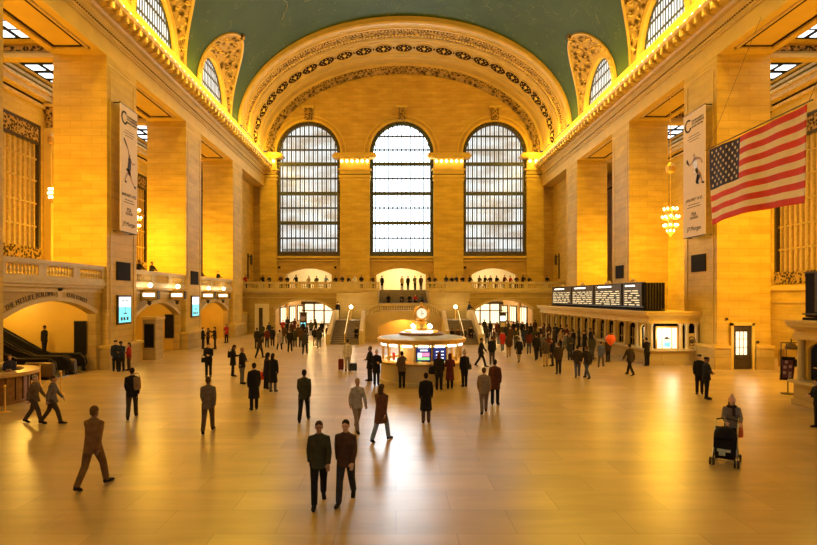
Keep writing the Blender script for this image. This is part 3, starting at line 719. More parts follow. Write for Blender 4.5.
# ================================================================== LEFT GALLERY
BAYS = [(24.0, 32.6), (36.3, 44.9), (48.4, 57.8)]
bayname = ['nearest', 'middle', 'far']
for i, (y0, y1) in enumerate(BAYS):
    X = XL - .35
    a0, a1 = y0 + .45, y1 - .55
    zs, rise = (3.3, .8) if i == 0 else (2.85, 1.0)
    h = seg_loop(a0, a1, 0.01, zs, rise)
    b = B(M['stone2']); b.prism([[(y0, 0), (a0, 0)] + h[1:-1] + [(a1, 0), (y1, 0), (y1, GAL), (y0, GAL)]], wy(X), 0, -.5)
    b.mat(M['pale']); hh = h[1:-1]; c = (a0 + a1) / 2; up = [(c + (y - c) * 1.05, z + .2) for y, z in hh]
    b.prism([up + hh[::-1]], wy(X + .06), 0, -.06)
    b.box(X - .5, X + .32, y0, y1, 4.95, GAL); b.box(X - .5, X + .22, y0, y1, 4.8, 4.95); b.box(X, X + .08, y0, y1, 4.55, 4.62)
    if i == 0: b.box(X, X + .05, 28.35, 28.75, 4.1, 4.9); b.box(X, X + .05, y0, y1, 4.62, 4.9)
    # passage behind: floor of the gallery, side walls, end wall
    b.mat(M['amber'])
    b.box(-26, X - .5, y0 - .3, y1 + .3, 4.6, GAL); b.mat(M['smooth']); b.box(-26, X - .5, y1 - .55, y1 + .0, 0, 4.6); b.box(-26, X - .5, y0, y0 + .45, 0, 4.6)
    struct('wall_gallery_left', b)
    if i:   # shallow vestibule with an end wall and a doorway
        b = B(M['smooth']); b.prism([[(y0, 0), (y0, 4.6), (y1, 4.6), (y1, 0)], [(y0 + 1.2, .01), (y0 + 1.2, 2.5), (y0 + 3.2, 2.5), (y0 + 3.2, .01)]], wy(-23), 0, -.3); struct('wall_vestibule', b)
    # balustrade
    n = 3; L = (y1 - y0) / n
    for k in range(n):
        balustrade('balustrade', X + .1, y0 + L * k, X + .1, y0 + L * (k + 1), GAL, 'stone balustrade of the %s left gallery bay, %s panel from the camera' % (bayname[i], ('first', 'second', 'third')[k]), None, 9 if i == 0 else 8, .98, solid_ends=.3)
    point('gallery_under_light', (-19.3, c, 4.0), [210, 170, 260][i], (1, .58, .09), .3)
    if i == 0: point('escalator_light', (-22.5, c + 2.0, 3.9), 160, (1, .6, .12), .3)
# lettering over the escalator arch
def arc_text(txt, yc, zc, R, a_mid, size, X, m):
    b = B(m); n = len(txt); wds = {'I': .28, ' ': .3, 'M': .85, 'T': .6, 'L': .56, 'E': .6, 'F': .56}
    tot = sum(wds.get(ch, .68) for ch in txt); p = 0
    for ch in txt:
        w = wds.get(ch, .68); a = a_mid + ((p + w / 2) - tot / 2) * size / R; p += w
        if ch == ' ': continue
        def fn(x, y, z, a=a): return (X + z + .01, yc + (R + y) * math.sin(a) + x * math.cos(a), zc + (R + y) * math.cos(a) - x * math.sin(a))
        add_text(b, ch, size, fn, .012)
    return b
h_, r_ = 3.8, .8; R0 = (h_ * h_ + r_ * r_) / (2 * r_); yc0 = (24.45 + 32.05) / 2; zc0 = 3.3 + r_ - R0
s = arc_text('THE METLIFE BUILDING', yc0, zc0, R0 + .27, -.195, .33, XL - .35, M['bronze']).build('carved_lettering')
tag(s, 'dark carved lettering curving over the left half of the escalator arch', 'lettering')
s = arc_text('45TH STREET', yc0, zc0, R0 + .27, .195, .30, XL - .35, M['bronze']).build('carved_lettering')
tag(s, 'small dark carved street lettering over the right half of the escalator arch', 'lettering')
# dark posters on the passage side walls
for i, (yy, xa, xb, z0, z1, lb) in enumerate(((32.0, -18.85, -18.2, .95, 2.85, 'tall dark poster panel on the wall right of the escalators'),
        (44.3, -18.75, -18.1, 1.0, 2.85, 'tall dark poster panel inside the middle left archway'))):
    p = empty('poster_panel', ((xa + xb) / 2, yy, z0), 0, lb, 'poster')
    b = B(M['black']).box(xa, xb, yy - .06, yy - .02, z0, z1); part(b, 'panel', p)
    b = B(M['bronze']).box(xa - .05, xb + .05, yy - .03, yy, z0 - .05, z1 + .05); part(b, 'frame', p)
# escalators (two units side by side, rising away from the hall)
def escalator(yc, lab):
    r = empty('escalator', (-18.0, yc, 0), 0, lab, 'escalator')
    prof = [(-.15, .0), (-1.9, .0), (-11.5, 5.3)]
    for s in (-1, 1):
        y = s * .62
        b = B(M['black']); b.prism([[(0, .12), (-.1, .75), (-.35, .98), (-2.0, .98), (-11.5, 6.3), (-11.5, 5.2), (-2.2, .02), (0, .0)]], lambda a, z, d: (a, y + d, z), -.03, .03); b.build('balustrade_panel', None, r)
        b = B(M['rubber']); pts = [(-.45, y, .12), (-.12, y, .16), (.06, y, .5), (-.02, y, .86), (-.3, y, 1.02), (-2.0, y, 1.02), (-3.0, y, 1.4), (-11.5, y, 6.15)]; b.tube(pts, .06, 8); b.build('handrail', None, r, True)
        b = B(M['steel']); b.tube([(-.2, y, .97), (-2.0, y, .97), (-2.9, y, 1.27), (-11.5, y, 6.02)], .025, 6)
        b.prism([[(-.2, .0), (-.2, .28), (-2.1, .28), (-11.5, 5.5), (-11.5, 5.3), (-2.2, .0)]], lambda a, z, d: (a, y - s * .05 + d, z), -.02, .02)
        b.build('skirt_trim', None, r)
    b = B(M['rubber'])
    for k in range(26):
        x = -1.6 - .4 * k; z = .05 + max(0, k - 1) * .215; b.box(x - .4, x, -.5, .5, z - .18, z)
    b.build('step_band', None, r)
    B(M['steel']).box(-1.6, .1, -.5, .5, .0, .03).build('landing_plate', None, r)
    return r
escalator(29.4, 'nearer black escalator rising into the left archway')
escalator(31.0, 'farther black escalator rising beside the passage wall in the left archway')
# bright steel drums between the escalator ends
for y, lb in ((28.3, 'rounded steel barrier in front of the nearer escalator'), (30.2, 'rounded steel barrier between the two escalators')):
    d = empty('escalator_barrier', (-18.5, y, 0), 0, lb, 'barrier')
    b = B(M['dsteel']); 
    b.sweep([(-.3, 0), (.3, 0)], lambda t, a, z: (t[0], a * .5, t[1]), [(-.7, .05), (-.7, .8), (-.6, .95), (.35, .95), (.5, .85), (.55, .5), (.5, .2), (.4, .05)]) if False else b.lathe([(.0001, -.75), (.36, -.75), (.4, -.7), (.4, .7), (.36, .75), (.0001, .75)], (0, 0, 0), 20)
    b.v = [(z, y_ * .35, x + .5) for x, y_, z in b.v]; b.build('drum', None, d, True)
    B(M['black']).box(-.8, .45, -.1, .1, 0, .16).build('base', None, d)

# plaques, screens, gate boxes on the left piers
for i, (y0, y1) in enumerate(PIERS[1:3]):
    yc = (y0 + y1) / 2 + .1
    p = empty('vent_plaque', (XL, yc, 6.0), 0, 'dark square grille on the %s left pier above the screen' % ('nearer' if i == 0 else 'farther'), 'grille')
    b = B(M['black']).box(XL, XL + .06, yc - .85, yc + .85, 5.35, 6.5); part(b, 'panel', p)
    b = B(M['ink2'])
    for k in range(9): b.box(XL + .05, XL + .08, yc - .85, yc + .85, 5.42 + k * .125, 5.45 + k * .125)
    part(b, 'slats', p)
    sc = empty('display_screen', (XL, yc, 3), 0, 'glowing blue-white display screen on the %s left pier' % ('nearer' if i == 0 else 'farther'), 'screen')
    z0, z1 = (2.7, 4.3); X = XL + .04
    b = B(M['bronze']).box(XL - .02, XL + .12, yc - .85, yc + .85, z0 - .12, z1 + .12); part(b, 'bezel', sc)
    b = B(M['screenw']).box(XL + .12, XL + .135, yc - .74, yc + .74, z0 + .98, z1); b.mat(M['screenc']).box(XL + .12, XL + .135, yc - .74, yc + .74, z0, z0 + .98); part(b, 'screen', sc)
    b = B(M['bluetext'] if 'bluetext' in M else M['bronze'])
    for q in range(5): b.box(XL + .135, XL + .14, yc - .45 + q * .18, yc - .34 + q * .18, z1 - .3, z1 - .18)
    b.box(XL + .135, XL + .14, yc - .03, yc + .03, z0 + .6, z0 + 1.0); b.box(XL + .135, XL + .14, yc - .2, yc + .25, z0 + .52, z0 + .6)
    for q in (-.45, -.1, .3): b.box(XL + .135, XL + .14, yc + q - .12, yc + q + .12, z0 + .12, z0 + .34)
    part(b, 'screen_picture', sc)
gl = [(37.8, 'first'), (42.6, 'second'), (49.6, 'third'), (53.9, 'fourth')]
for y, t in gl:
    g = empty('gate_sign', (XL - .3, y, 4.45), 0, '%s lit track sign box from the camera, on the left gallery wall' % t, 'sign')
    b = B(M['bronze']).box(-.02, 1.15, -.22, .22, -.34, .34); b.mat(M['trim']).box(-.02, 1.2, -.26, .26, .3, .4); b.box(-.02, 1.2, -.26, .26, -.4, -.32); b.mat(M['bronze']).lathe([(.02, -.75), (.16, -.62), (.1, -.5), (.3, -.38)], (.5, 0, 0), 10); b.build('case', None, g)
    B(M['trim']).box(.02, 1.1, -.235, -.215, -.28, .28).build('face_frame', None, g)
    B(M['lit']).box(.16, .97, -.25, -.235, -.12, .12).build('lit_face', None, g)
    l = empty('wall_lamp', (XL - .3, y, 5.0), 0, 'round glowing lamp above the %s track sign on the left wall' % t, 'lamp')
    B(M['brass']).tube([(-.02, 0, -.1), (.35, 0, -.15), (.55, 0, -.05)], .03, 6).build('arm', None, l); B(M['globe']).ball((.55, 0, .12), .16, 10).build('globe', None, l, True)
    point('gate_lamp_light', (XL + .6, y, 5.1), 18, (1, .7, .3), .12)
# kiosk column at the near jamb of the middle archway
k = empty('directory_kiosk', (-16.9, 37.9, 0), 0, 'grey stone directory column with dark display left of the middle left archway', 'kiosk')
B(M['stone2']).box(-.45, .45, -.6, .6, 0, 2.75).build('body', None, k); B(M['smooth']).box(-.55, .55, -.7, .7, 2.75, 2.95).build('cap', None, k)
B(M['black']).box(-.28, .3, -.64, -.6, .9, 2.4).build('display', None, k); B(M['bronze']).box(-.34, .36, -.62, -.6, .82, 2.48).build('frame', None, k)
# lower wall and door at the far left corner
b = B(M['pale']).box(-18.8, -17.6, 61.5, 64.6, 0, 2.3); b.mat(M['smooth']).box(-18.8, -17.5, 61.4, 64.7, 2.3, 2.5); struct('wall_corner_screen', b)
o = empty('poster_panel', (-17.9, 61.42, 1), 0, 'reddish poster on the low wall in the far left corner', 'poster'); part(B(M['wood']).box(-18.4, -17.75, 61.35, 61.4, .9, 2.1), 'panel', o); part(B(M['bronze']).box(-18.46, -17.69, 61.38, 61.42, .84, 2.16), 'frame', o)
o = empty('exit_sign', (-18.2, 61.4, 2.6), 0, 'small glowing red sign above the low wall in the far left corner', 'sign'); part(B(M['bronze']).box(-18.6, -17.8, 61.5, 61.6, 2.55, 2.95), 'case', o); part(B(M['led']).box(-18.5, -18.3, 61.46, 61.5, 2.7, 2.8).box(-18.1, -17.95, 61.46, 61.5, 2.7, 2.8), 'light', o)
o = empty('open_door', (-15.9, 65.2, 0), 0, 'tall pale doorway with dark door in the far left corner', 'door'); part(B(M['cream']).box(-16.9, -15.2, BY - .08, BY, 0, 3.5), 'frame', o); part(B(M['bronze']).box(-16.4, -15.95, BY - .12, BY - .08, .1, 3.0), 'leaf', o)
for s, X in ((-1, -18.78), (1, 20.68)):
    for y in (64.2, 69):
        l = empty('wall_sconce', (X, y, 7), 0, 'tall dark bracket lamp on the %s corner wall, %s of two' % ('left' if s < 0 else 'right', 'nearer' if y < 66 else 'farther'), 'lamp')
        part(B(M['bronze']).box(X, X - s * .12, y - .12, y + .12, 6.6, 9.8).box(X, X - s * .4, y - .06, y + .06, 9.4, 9.5).lathe([(.02, 0), (.16, .2), (.16, 1.1), (.05, 1.4)], (X - s * .45, y, 8.3), 8), 'bracket', l)

# ================================================================== CHANDELIERS
cry = B(M['crystal']).ball((0, 0, 0), .085, 6).mesh('bulb', True)
def chandelier(x, y, z, lab, sc=1.0, top=19.5, watt=900):
    r = empty('chandelier', (x, y, z), 0, lab, 'chandelier')
    b = B(M['brass']).tube([(0, 0, .6), (0, 0, top - z)], .03, 6); b.lathe([(.05, 3.3), (.3, 3.4), (.34, 3.8), (.1, 4.1)], n=10); b.build('chain', None, r)
    b = B(M['brass'])
    for (rr, zz) in ((.45, .62), (.55, 0.05), (.45, -.55), (.22, -.95)):
        b.tube([(rr * sc * math.cos(PI * i / 10), rr * sc * math.sin(PI * i / 10), zz * sc) for i in range(21)], .035, 5)
    b.lathe([(.05, -1.2 * sc), (.25, -.8 * sc), (.15, 0), (.3, .6 * sc), (.05, .9 * sc)], n=10)
    for i in range(4): a = PI * i / 4; b.tube([(-.55 * sc * math.cos(a), -.55 * sc * math.sin(a), 0), (.55 * sc * math.cos(a), .55 * sc * math.sin(a), 0)], .02, 5)
    b.build('frame', None, r, True)
    for (rr, zz, n) in ((.45, .68, 8), (.55, .1, 9), (.45, -.5, 8), (.22, -.9, 5)):
        for i in range(n):
            a = 2 * PI * i / n + zz; o = bpy.data.objects.new('bulb', cry); C.objects.link(o); o.parent = r; o.location = (rr * sc * math.cos(a), rr * sc * math.sin(a), zz * sc + .08)
    point('chandelier_light', (x, y, z - 1.5), watt * 1.85, (1, .55, .035), 2.0)
    return r
names = ['nearest', 'middle', 'farthest']
CW = [1500, 950, 950]
for i, y in enumerate((25.2, 41.3, 53.4)):
    chandelier(-19.9 if i == 1 else -20.3, y, 10.35 - (.2 if i else 0), '%s glowing globe chandelier hanging between the left piers' % names[i], watt=CW[i])
    chandelier(19.8 if i == 1 else 22.0, y if i != 1 else 39.3, 9.9, '%s glowing globe chandelier hanging between the right piers' % names[i], watt=CW[i])
# small chandelier farther out on the left, beyond the first pier
chandelier(-22.6, 35.9, 11.0, 'slim glowing cluster lamp past the outer edge of the nearest left pier', .45, 18.6, 40)

# ================================================================== BANNERS
M['bannerpink'] = flat('pale_pink_banner', (.80, .66, .62), .7, noise=.03)
M['ink'] = flat('black_ink', (.03, .02, .03), .7)
M['skin'] = flat('skin', (.48, .27, .16), .55, noise=.06)
M['redink'] = flat('red_ink', (.5, .08, .05), .7)
def banner(X, s, y0, y1, z0, z1, lab, flip, left):
    # u runs along the banner from reader's left to right
    r = empty('hanging_banner', (X, (y0 + y1) / 2, z0), 0, lab, 'banner')
    W = y1 - y0; H = z1 - z0
    def fn(d): return lambda u, v, e: (X + s * (d + e), (y0 + u * W) if left else (y1 - u * W), z0 + v * H)
    b = B(M['bannerpink']).prism([[(0, 0), (1, 0), (1, 1), (0, 1)]], fn(0), 0, .03); part(b, 'cloth', r)
    b = B(M['bronze']); b.tube([(X, y0, z1), (X, y1, z1)], .05, 8); b.tube([(X, y0, z0), (X, y1, z0)], .04, 8)
    for y in (y0 + .1, y1 - .1): b.box(X - s * .5, X + s * .02, y - .03, y + .03, z1 - .03, z1 + .03); b.box(X - s * .5, X + s * .02, y - .03, y + .03, z0 - .03, z0 + .03)
    part(b, 'hanging_rod', r)
    def put(b, txt, size, u, v, e=.035):
        add_text(b, txt, size, lambda x, y, z: fn(e)(u + x / W, v + y / H, z), .006)
    b = B(M['ink'])
    # ring logo
    ring = []; cu, cv = .24, .90
    o_, i_ = .42, .30
    for t in range(21): a = .9 + 4.9 * t / 20; ring.append((cu + o_ / W * math.cos(a), cv + o_ / H * math.sin(a)))
    for t in range(20, -1, -1): a = .9 + 4.9 * t / 20; ring.append((cu + i_ / W * (1 - .2 * t / 20) * math.cos(a), cv + i_ / H * math.sin(a)))
    b.prism([ring], fn(.03), 0, .01)
    put(b, 'TOURNAMENT', .20, .66, .915); put(b, 'OF CHAMPIONS', .19, .68, .893); put(b, 'GRAND CENTRAL', .16, .66, .87)
    for v, w in ((.805, .5), (.785, .6), (.765, .45)): b.prism([[(.5 - w / 2, v), (.5 + w / 2, v), (.5 + w / 2, v + .004), (.5 - w / 2, v + .004)]], fn(.03), 0, .008)
    put(b, 'JANUARY 14-22', .27, .5, .285)
    for v, w in ((.255, .5), (.235, .62)): b.prism([[(.5 - w / 2, v), (.5 + w / 2, v), (.5 + w / 2, v + .005), (.5 - w / 2, v + .005)]], fn(.03), 0, .008)
    put(b, 'PSA', .34, .5, .165); put(b, 'SQUASH', .24, .5, .14)
    put(b, 'J.P.Morgan', .38, .5, .05)
    part(b, 'printing', r)
    # printed squash player, flat like the rest of the print
    def blob(b, pts, w, m):
        b.mat(m)
        for (p, q), (w0, w1) in zip(zip(pts, pts[1:]), zip(w, w[1:])):
            dx, dy = (q[0] - p[0]) * W, (q[1] - p[1]) * H; L = math.hypot(dx, dy) or 1; nx, ny = -dy / L, dx / L
            b.prism([[(p[0] + nx * w0 / W, p[1] + ny * w0 / H), (p[0] - nx * w0 / W, p[1] - ny * w0 / H), (q[0] - nx * w1 / W, q[1] - ny * w1 / H), (q[0] + nx * w1 / W, q[1] + ny * w1 / H)][::-1]], fn(.03), 0, .012)
    b = B(M['ink'])
    if flip:
        P = dict(head=(.52, .625), neck=(.53, .60), hip=(.50, .50), k1=(.62, .44), f1=(.80, .385), k2=(.36, .46), f2=(.25, .405), s=(.53, .59), h1=(.44, .665), r1=(.25, .72), e2=(.7, .56), h2=(.86, .575)); top = M['ink']
        blob(b, [P['neck'], P['hip'], (.44, .475)], (.16, .22, .34), top)
        blob(b, [P['h1'], (.3, .705), (.2, .735)], (.02, .07, .06), M['ink'])
    else:
        P = dict(head=(.50, .655), neck=(.54, .63), hip=(.60, .53), k1=(.70, .48), f1=(.62, .42), k2=(.80, .475), f2=(.86, .41), s=(.58, .62), h1=(.30, .575), r1=(.2, .6), e2=(.8, .60), h2=(.88, .56)); top = M['pale']
        blob(b, [P['neck'], P['hip'], (.62, .50)], (.2, .22, .26), top)
        blob(b, [(.3, .575), (.2, .61), (.17, .63)], (.02, .1, .06), M['ink'])
        blob(b, [P['k1'], P['f1'], P['k2']], (.12, .1, .08), M['ink'])
    blob(b, [P['head'], P['neck']], (.12, .07), M['skin'])
    for q in ((P['s'], P['e2'], P['h2']), (P['s'], ((P['s'][0] + P['h1'][0]) / 2, (P['s'][1] + P['h1'][1]) / 2), P['h1'])): blob(b, q, (.08, .06, .045), M['skin'])
    for q in ((P['hip'], P['k1'], P['f1']), (P['hip'], P['k2'], P['f2'])): blob(b, q, (.13, .09, .05), M['skin'])
    for f in (P['f1'], P['f2']): blob(b, [f, (f[0] + .1, f[1] - .008)], (.07, .06), M['ink'])
    part(b, 'printed_player', r)
banner(XL + .45, 1, 33.25, 35.45, 8.35, 16.2, 'tall pale pink banner with a leaping player on the nearest left pier', True, True)
banner(XR - .45, -1, 33.0, 35.5, 8.1, 16.0, 'tall pale pink banner with a lunging player on the nearest right pier beside the flag', False, False)

# ================================================================== FLAG
X = 16.4; fy1, fy0 = X * 545 / 313., X * 545 / 411.; zt = HC + 147 / 313. * X; zb = HC + 72 / 313. * X
M['fred'] = flat('flag_red_cloth', (.62, .045, .02), .8, noise=.08); M['fwhite'] = flat('flag_white_cloth', (.80, .66, .48), .8, noise=.05); M['fblue'] = flat('flag_navy_cloth', (.03, .022, .06), .8, noise=.1)
fl = empty('flag', (X, fy1, zt), 0, 'large striped and starred flag hanging high beside the right pier', 'flag')
b = MB(); b.mat(M['fred']); b.mat(M['fwhite']); b.mat(M['fblue'])
NU, NV = 60, 39; W = fy1 - fy0; H = zt - zb
def fp(u, v, d=0):
    y = fy1 - u * W; w = .10 * math.sin(u * 9 + v * 1.5) * (.3 + v) + .05 * math.sin(u * 21 + 1); return (X + w + d, y + .03 * math.sin(v * 5), zt - v * H - .12 * math.sin(PI * u) * (1 - v) * .6 + .15 * math.sin(u * 3.3) * v)
for j in range(NV + 1):
    for i in range(NU + 1): b.v.append(fp(i / NU, j / NV))
for j in range(NV):
    for i in range(NU):
        q = j * (NU + 1) + i; b.f.append([q, q + 1, q + NU + 2, q + NU + 1]); st_ = j // 3
        b.mi.append(2 if (i < 23 and st_ < 7) else st_ % 2)
o = part(b, 'cloth', fl, True)
sm = o.modifiers.new('th', 'SOLIDIFY'); sm.thickness = .02
b = B(M['fwhite'])
for row in range(9):
    for col in range(6 if row % 2 == 0 else 5):
        u = (23 / 60.) * ((col + .5) / 6 + (0 if row % 2 == 0 else .5 / 6)); v = (21 / 39.) * (row + .9) / 9.8
        c = Vector(fp(u, v)); r0 = .105
        for d in (-.025, .025):
            pts = []
            for k in range(10): a = PI / 2 + k * PI / 5; rr = r0 if k % 2 == 0 else r0 * .42; pts.append((c.x + d, c.y + rr * math.cos(a), c.z + rr * math.sin(a)))
            b.add(pts + [(c.x + d * 1.2, c.y, c.z)], [(k, (k + 1) % 10, 10) for k in range(10)])
part(b, 'star_field', fl)
b = B(M['bronze']); b.tube([(X, fy1 + .3, zt + .06), (X, fy0 - .3, zt + .06)], .03, 6)
for y in (fy1 + .1, fy0 - .1): b.tube([(X, y, zt + .06), (X + 3.2, y, 20)], .012, 5)
part(b, 'hanging_cable', fl)

# ================================================================== RIGHT SIDE: TICKET OFFICE
def ticket_office(ya, yb, lab, near=False):
    # runs along Y from yb (far) to ya (near) at X=16..XR
    X0 = 16.0
    r = empty('ticket_office', (X0, ya, 0), 0, lab, 'ticket office')
    top = 3.38
    def P(b, n, s=False): return part(b, n, r, s)
    P(B(M['stone2']).box(X0 + .05, XR, ya, yb, 0, .88).box(X0 - .05, XR, ya - .1, yb, 0, .22), 'base')
    P(B(M['pale']).box(X0 - .2, XR, ya - .18, yb, .88, 1.0), 'counter_shelf')
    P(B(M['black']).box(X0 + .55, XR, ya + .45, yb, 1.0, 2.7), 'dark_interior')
    b = B(M['smooth']).box(X0 - .02, XR, ya - .02, yb, 2.62, 2.8).box(X0 + .06, XR, ya + .06, yb, 2.8, 3.02).box(X0 - .1, XR, ya - .1, yb, 3.02, 3.1).box(X0 - .28, XR, ya - .28, yb, 3.14, 3.28).box(X0 - .35, XR, ya - .35, yb, 3.28, top).box(X0 - .16, XR, ya - .16, yb, 3.08, 3.16)
    P(b, 'entablature')
    n = int((yb - ya) / 1.85)
    for k in range(n + 1):
        y = ya + .3 + (yb - ya - .5) * k / n
        if near and k > 0: pass
        for dy in ((-.0,) if k else (0, .5)):
            b = B(M['pale']).lathe([(.17, 0), (.17, .06), (.13, .1), (.125, .8), (.11, 1.45), (.15, 1.52), (.17, 1.62)], (X0 + .2, y + dy, 1.0), 12); P(b, 'column', True)
        if k < n:
            yn = ya + .3 + (yb - ya - .5) * (k + 1) / n
            b = B(M['smooth']); lo = [(y, 1.0), (y, 2.65), (yn, 2.65), (yn, 1.0)]; li = arch_loop(y + .24, yn - .24, 1.01, 2.15, .4, 10)
            b.prism([lo, li], wy(X0 + .3), 0, .12); P(b, 'arch_panel')
            b = B(M['brass'])
            for q in range(1, 4): yy = y + .38 + (yn - y - .76) * q / 4; b.box(X0 + .4, X0 + .43, yy - .015, yy + .015, 1.0, 2.2)
            b.box(X0 + .4, X0 + .43, y + .38, yn - .38, 1.5, 1.54); P(b, 'ticket_grille')
            if (not near) and k == 0:
                P(B(M['lit']).box(X0 + .5, X0 + .54, y + .36, yn - .36, 1.0, 2.3), 'lit_window')
    return r
ticket_office(34.5, 60.6, 'long stone ticket office with columns along the right side of the hall')
# its near end: window, columns, emblem
X0, Yn = 16.0, 34.5
r = empty('ticket_window', (17.1, Yn, 1), 0, 'brightly lit ticket window in the near end of the ticket office', 'window')
part(B(M['shop']).box(16.5, 17.75, Yn - .04, Yn + .0, 1.05, 2.35), 'lit_glass', r)
part(B(M['brass']).box(16.44, 17.81, Yn - .08, Yn - .02, 2.35, 2.45).box(16.42, 16.5, Yn - .08, Yn, 1.0, 2.4).box(17.75, 17.83, Yn - .08, Yn, 1.0, 2.4).box(16.8, 16.84, Yn - .06, Yn, 1, 2.35).box(17.4, 17.44, Yn - .06, Yn, 1, 2.35), 'frame', r)
part(B(M['screenc']).box(16.95, 17.35, Yn - .07, Yn - .04, 1.15, 1.45), 'counter_display', r); part(B(M['ink']).box(16.95, 17.3, Yn - .07, Yn - .04, 1.62, 1.7).box(17.02, 17.2, Yn - .07, Yn - .04, 1.7, 1.78), 'window_sign', r)
for x, t in ((16.12, 'left of the bright ticket window'), (18.0, 'just right of the bright ticket window'), (18.4, 'between the bright ticket window and the bronze shield'), (19.0, 'right of the bronze shield')):
    tag(B(M['pale']).lathe([(.17, 0), (.17, .06), (.13, .1), (.12, .9), (.11, 1.45), (.15, 1.52), (.17, 1.62)], (0, 0, 0), 12).build('stone_column', None, None, True), 'short pale stone column ' + t, 'column').location = (x, Yn - .02, 1.0)
e = empty('wall_emblem', (18.72, Yn, 1.4), 0, 'bronze octagonal shield on the near end of the ticket office', 'emblem')
part(B(M['trim']).box(18.48, 18.88, Yn - .05, Yn, 1.05, 2.0), 'plate', e); part(B(M['bronze']).ball((18.68, Yn - .06, 1.5), .14, 8), 'boss', e)
part(B(M['bronze']).tube([(18.68 + .22 * math.cos(i * PI / 4), Yn - .07, 1.5 + .3 * math.sin(i * PI / 4)) for i in range(9)], .03, 5), 'rim', e)
point('ticket_window_light', (17.1, Yn - .8, 1.9), 40, (1, .85, .6), .3)
ticket_office(10.0, 22.0, 'nearer stone ticket office at the right edge with fluted columns', True)
# carve near office far end: columns facing the camera side
# departures boards
def board(ya, yb, panels, lab):
    r = empty('departures_board', (16.6, ya, 3.4), 0, lab, 'departures board'); z0, z1 = 3.5, 5.25; Xb = 16.45
    part(B(M['black']).box(Xb, Xb + 1.3, ya, yb, z0, z1).box(Xb - .12, Xb + 1.3, ya - .05, yb, z0 - .12, z0 - .02), 'cabinet', r)
    b = B(M['bronze'])
    for k in range(7): x = Xb + .1 + k * .19; b.box(x, x + .04, ya - .06, ya, z0, z1)
    b.tube([(Xb - .1, ya, z0 + .12), (Xb - .1, yb, z0 + .12)], .04, 6); b.box(Xb - .05, Xb + .05, ya, yb, z1, z1 + .06)
    part(b, 'louvre_rail', r)
    for (p0, p1) in panels:
        b = B(M['bronze']).box(Xb - .09, Xb, p0, p1, z0 + .2, z1 - .02); part(b, 'panel_frame', r)
        b = B(M['litw']).box(Xb - .12, Xb - .09, p0 + (p1 - p0) * .35, p1 - (p1 - p0) * .15, z1 - .22, z1 - .13); part(b, 'lit_header', r)
        b = B(M['rowt']); rr = random.Random(int(p0 * 10))
        for q in range(7):
            z = z1 - .5 - q * .16; y = p1 - .3
            while y > p0 + .5:
                w = rr.uniform(.35, 1.3); w = min(w, y - p0 - .3); b.box(Xb - .105, Xb - .09, y - w, y, z - .06, z); y -= w + rr.choice((.2, .35, .6))
        part(b, 'lit_rows', r)
        b = B(M['trim']); yc = (p0 + p1) / 2
        b.tube([(Xb, yc + .5 * math.cos(t * PI / 8), z1 + .05 + .2 * math.sin(t * PI / 8)) for t in range(9)], .06, 5); b.ball((Xb, yc, z1 + .15), .12, 6); part(b, 'crest', r)
board(36.0, 57.4, [(51.0, 57.0), (45.2, 50.7), (39.6, 44.9), (36.3, 39.3)], 'long black departures board with four lit panels on the far ticket office')
board(10, 21.9, [(16, 21.3), (11, 15.8)], 'nearer black departures board at the right edge of the picture')
# plaques on the right piers
for i, (y0, y1) in enumerate(PIERS[1:3]):
    yc = (y0 + y1) / 2 + .1; z0 = 5.9
    p = empty('vent_plaque', (XR, yc, 6.0), 0, 'dark square grille on the %s right pier' % ('nearer' if i == 0 else 'farther'), 'grille')
    part(B(M['black']).box(XR - .06, XR, yc - .8, yc + .8, 5.9, 7.0), 'panel', p); b = B(M['ink2'])
    for k in range(8): b.box(XR - .08, XR - .05, yc - .8, yc + .8, 5.97 + k * .125, 6.0 + k * .125)
    part(b, 'slats', p)
# doorway in the face of the nearest right pier
d = empty('door_2', (20.5, 32.6, 0), kind='structure')
part(B(M['smooth']).box(19.95, 20.1, 32.42, 32.62, 0, 2.75).box(21.2, 21.35, 32.42, 32.62, 0, 2.75).box(19.95, 21.35, 32.42, 32.62, 2.6, 2.8), 'frame', d)
part(B(M['bronze']).box(20.1, 21.2, 32.5, 32.6, 0, 2.6), 'recess', d)
part(B(M['shop']).box(20.22, 20.9, 32.44, 32.5, .85, 2.25), 'lit_pane', d)
b = B(M['bronze']); 
for x in (20.2, 20.44, 20.66, 20.9): b.box(x - .015, x + .015, 32.41, 32.45, .8, 2.3)
for z in (.85, 1.3, 1.8, 2.25): b.box(20.2, 20.9, 32.41, 32.45, z - .015, z + .015)
part(b, 'glazing_bars', d); part(B(M['bronze']).box(20.15, 21.0, 32.43, 32.5, 0, .8), 'lower_leaf', d)
point('pier_door_light', (20.6, 31.5, 1.8), 25, (1, .8, .5), .3)
for x, z, t in ((19.75, 3.0, 'upper left of'), (21.6, 1.6, 'right of')):
    tag(B(M['bronze']).lathe([(.0001, 0), (.08, 0), (.08, .08), (.0001, .1)], n=10).build('wall_fitting'), 'small dark round wall fitting %s the lit pier door' % t, 'fitting').location = (x, 32.5, z); bpy.data.objects[-1]
for o in bpy.data.objects:
    if o.name.startswith('wall_fitting'): o.rotation_euler = (PI / 2, 0, 0); o.location.y = 32.58
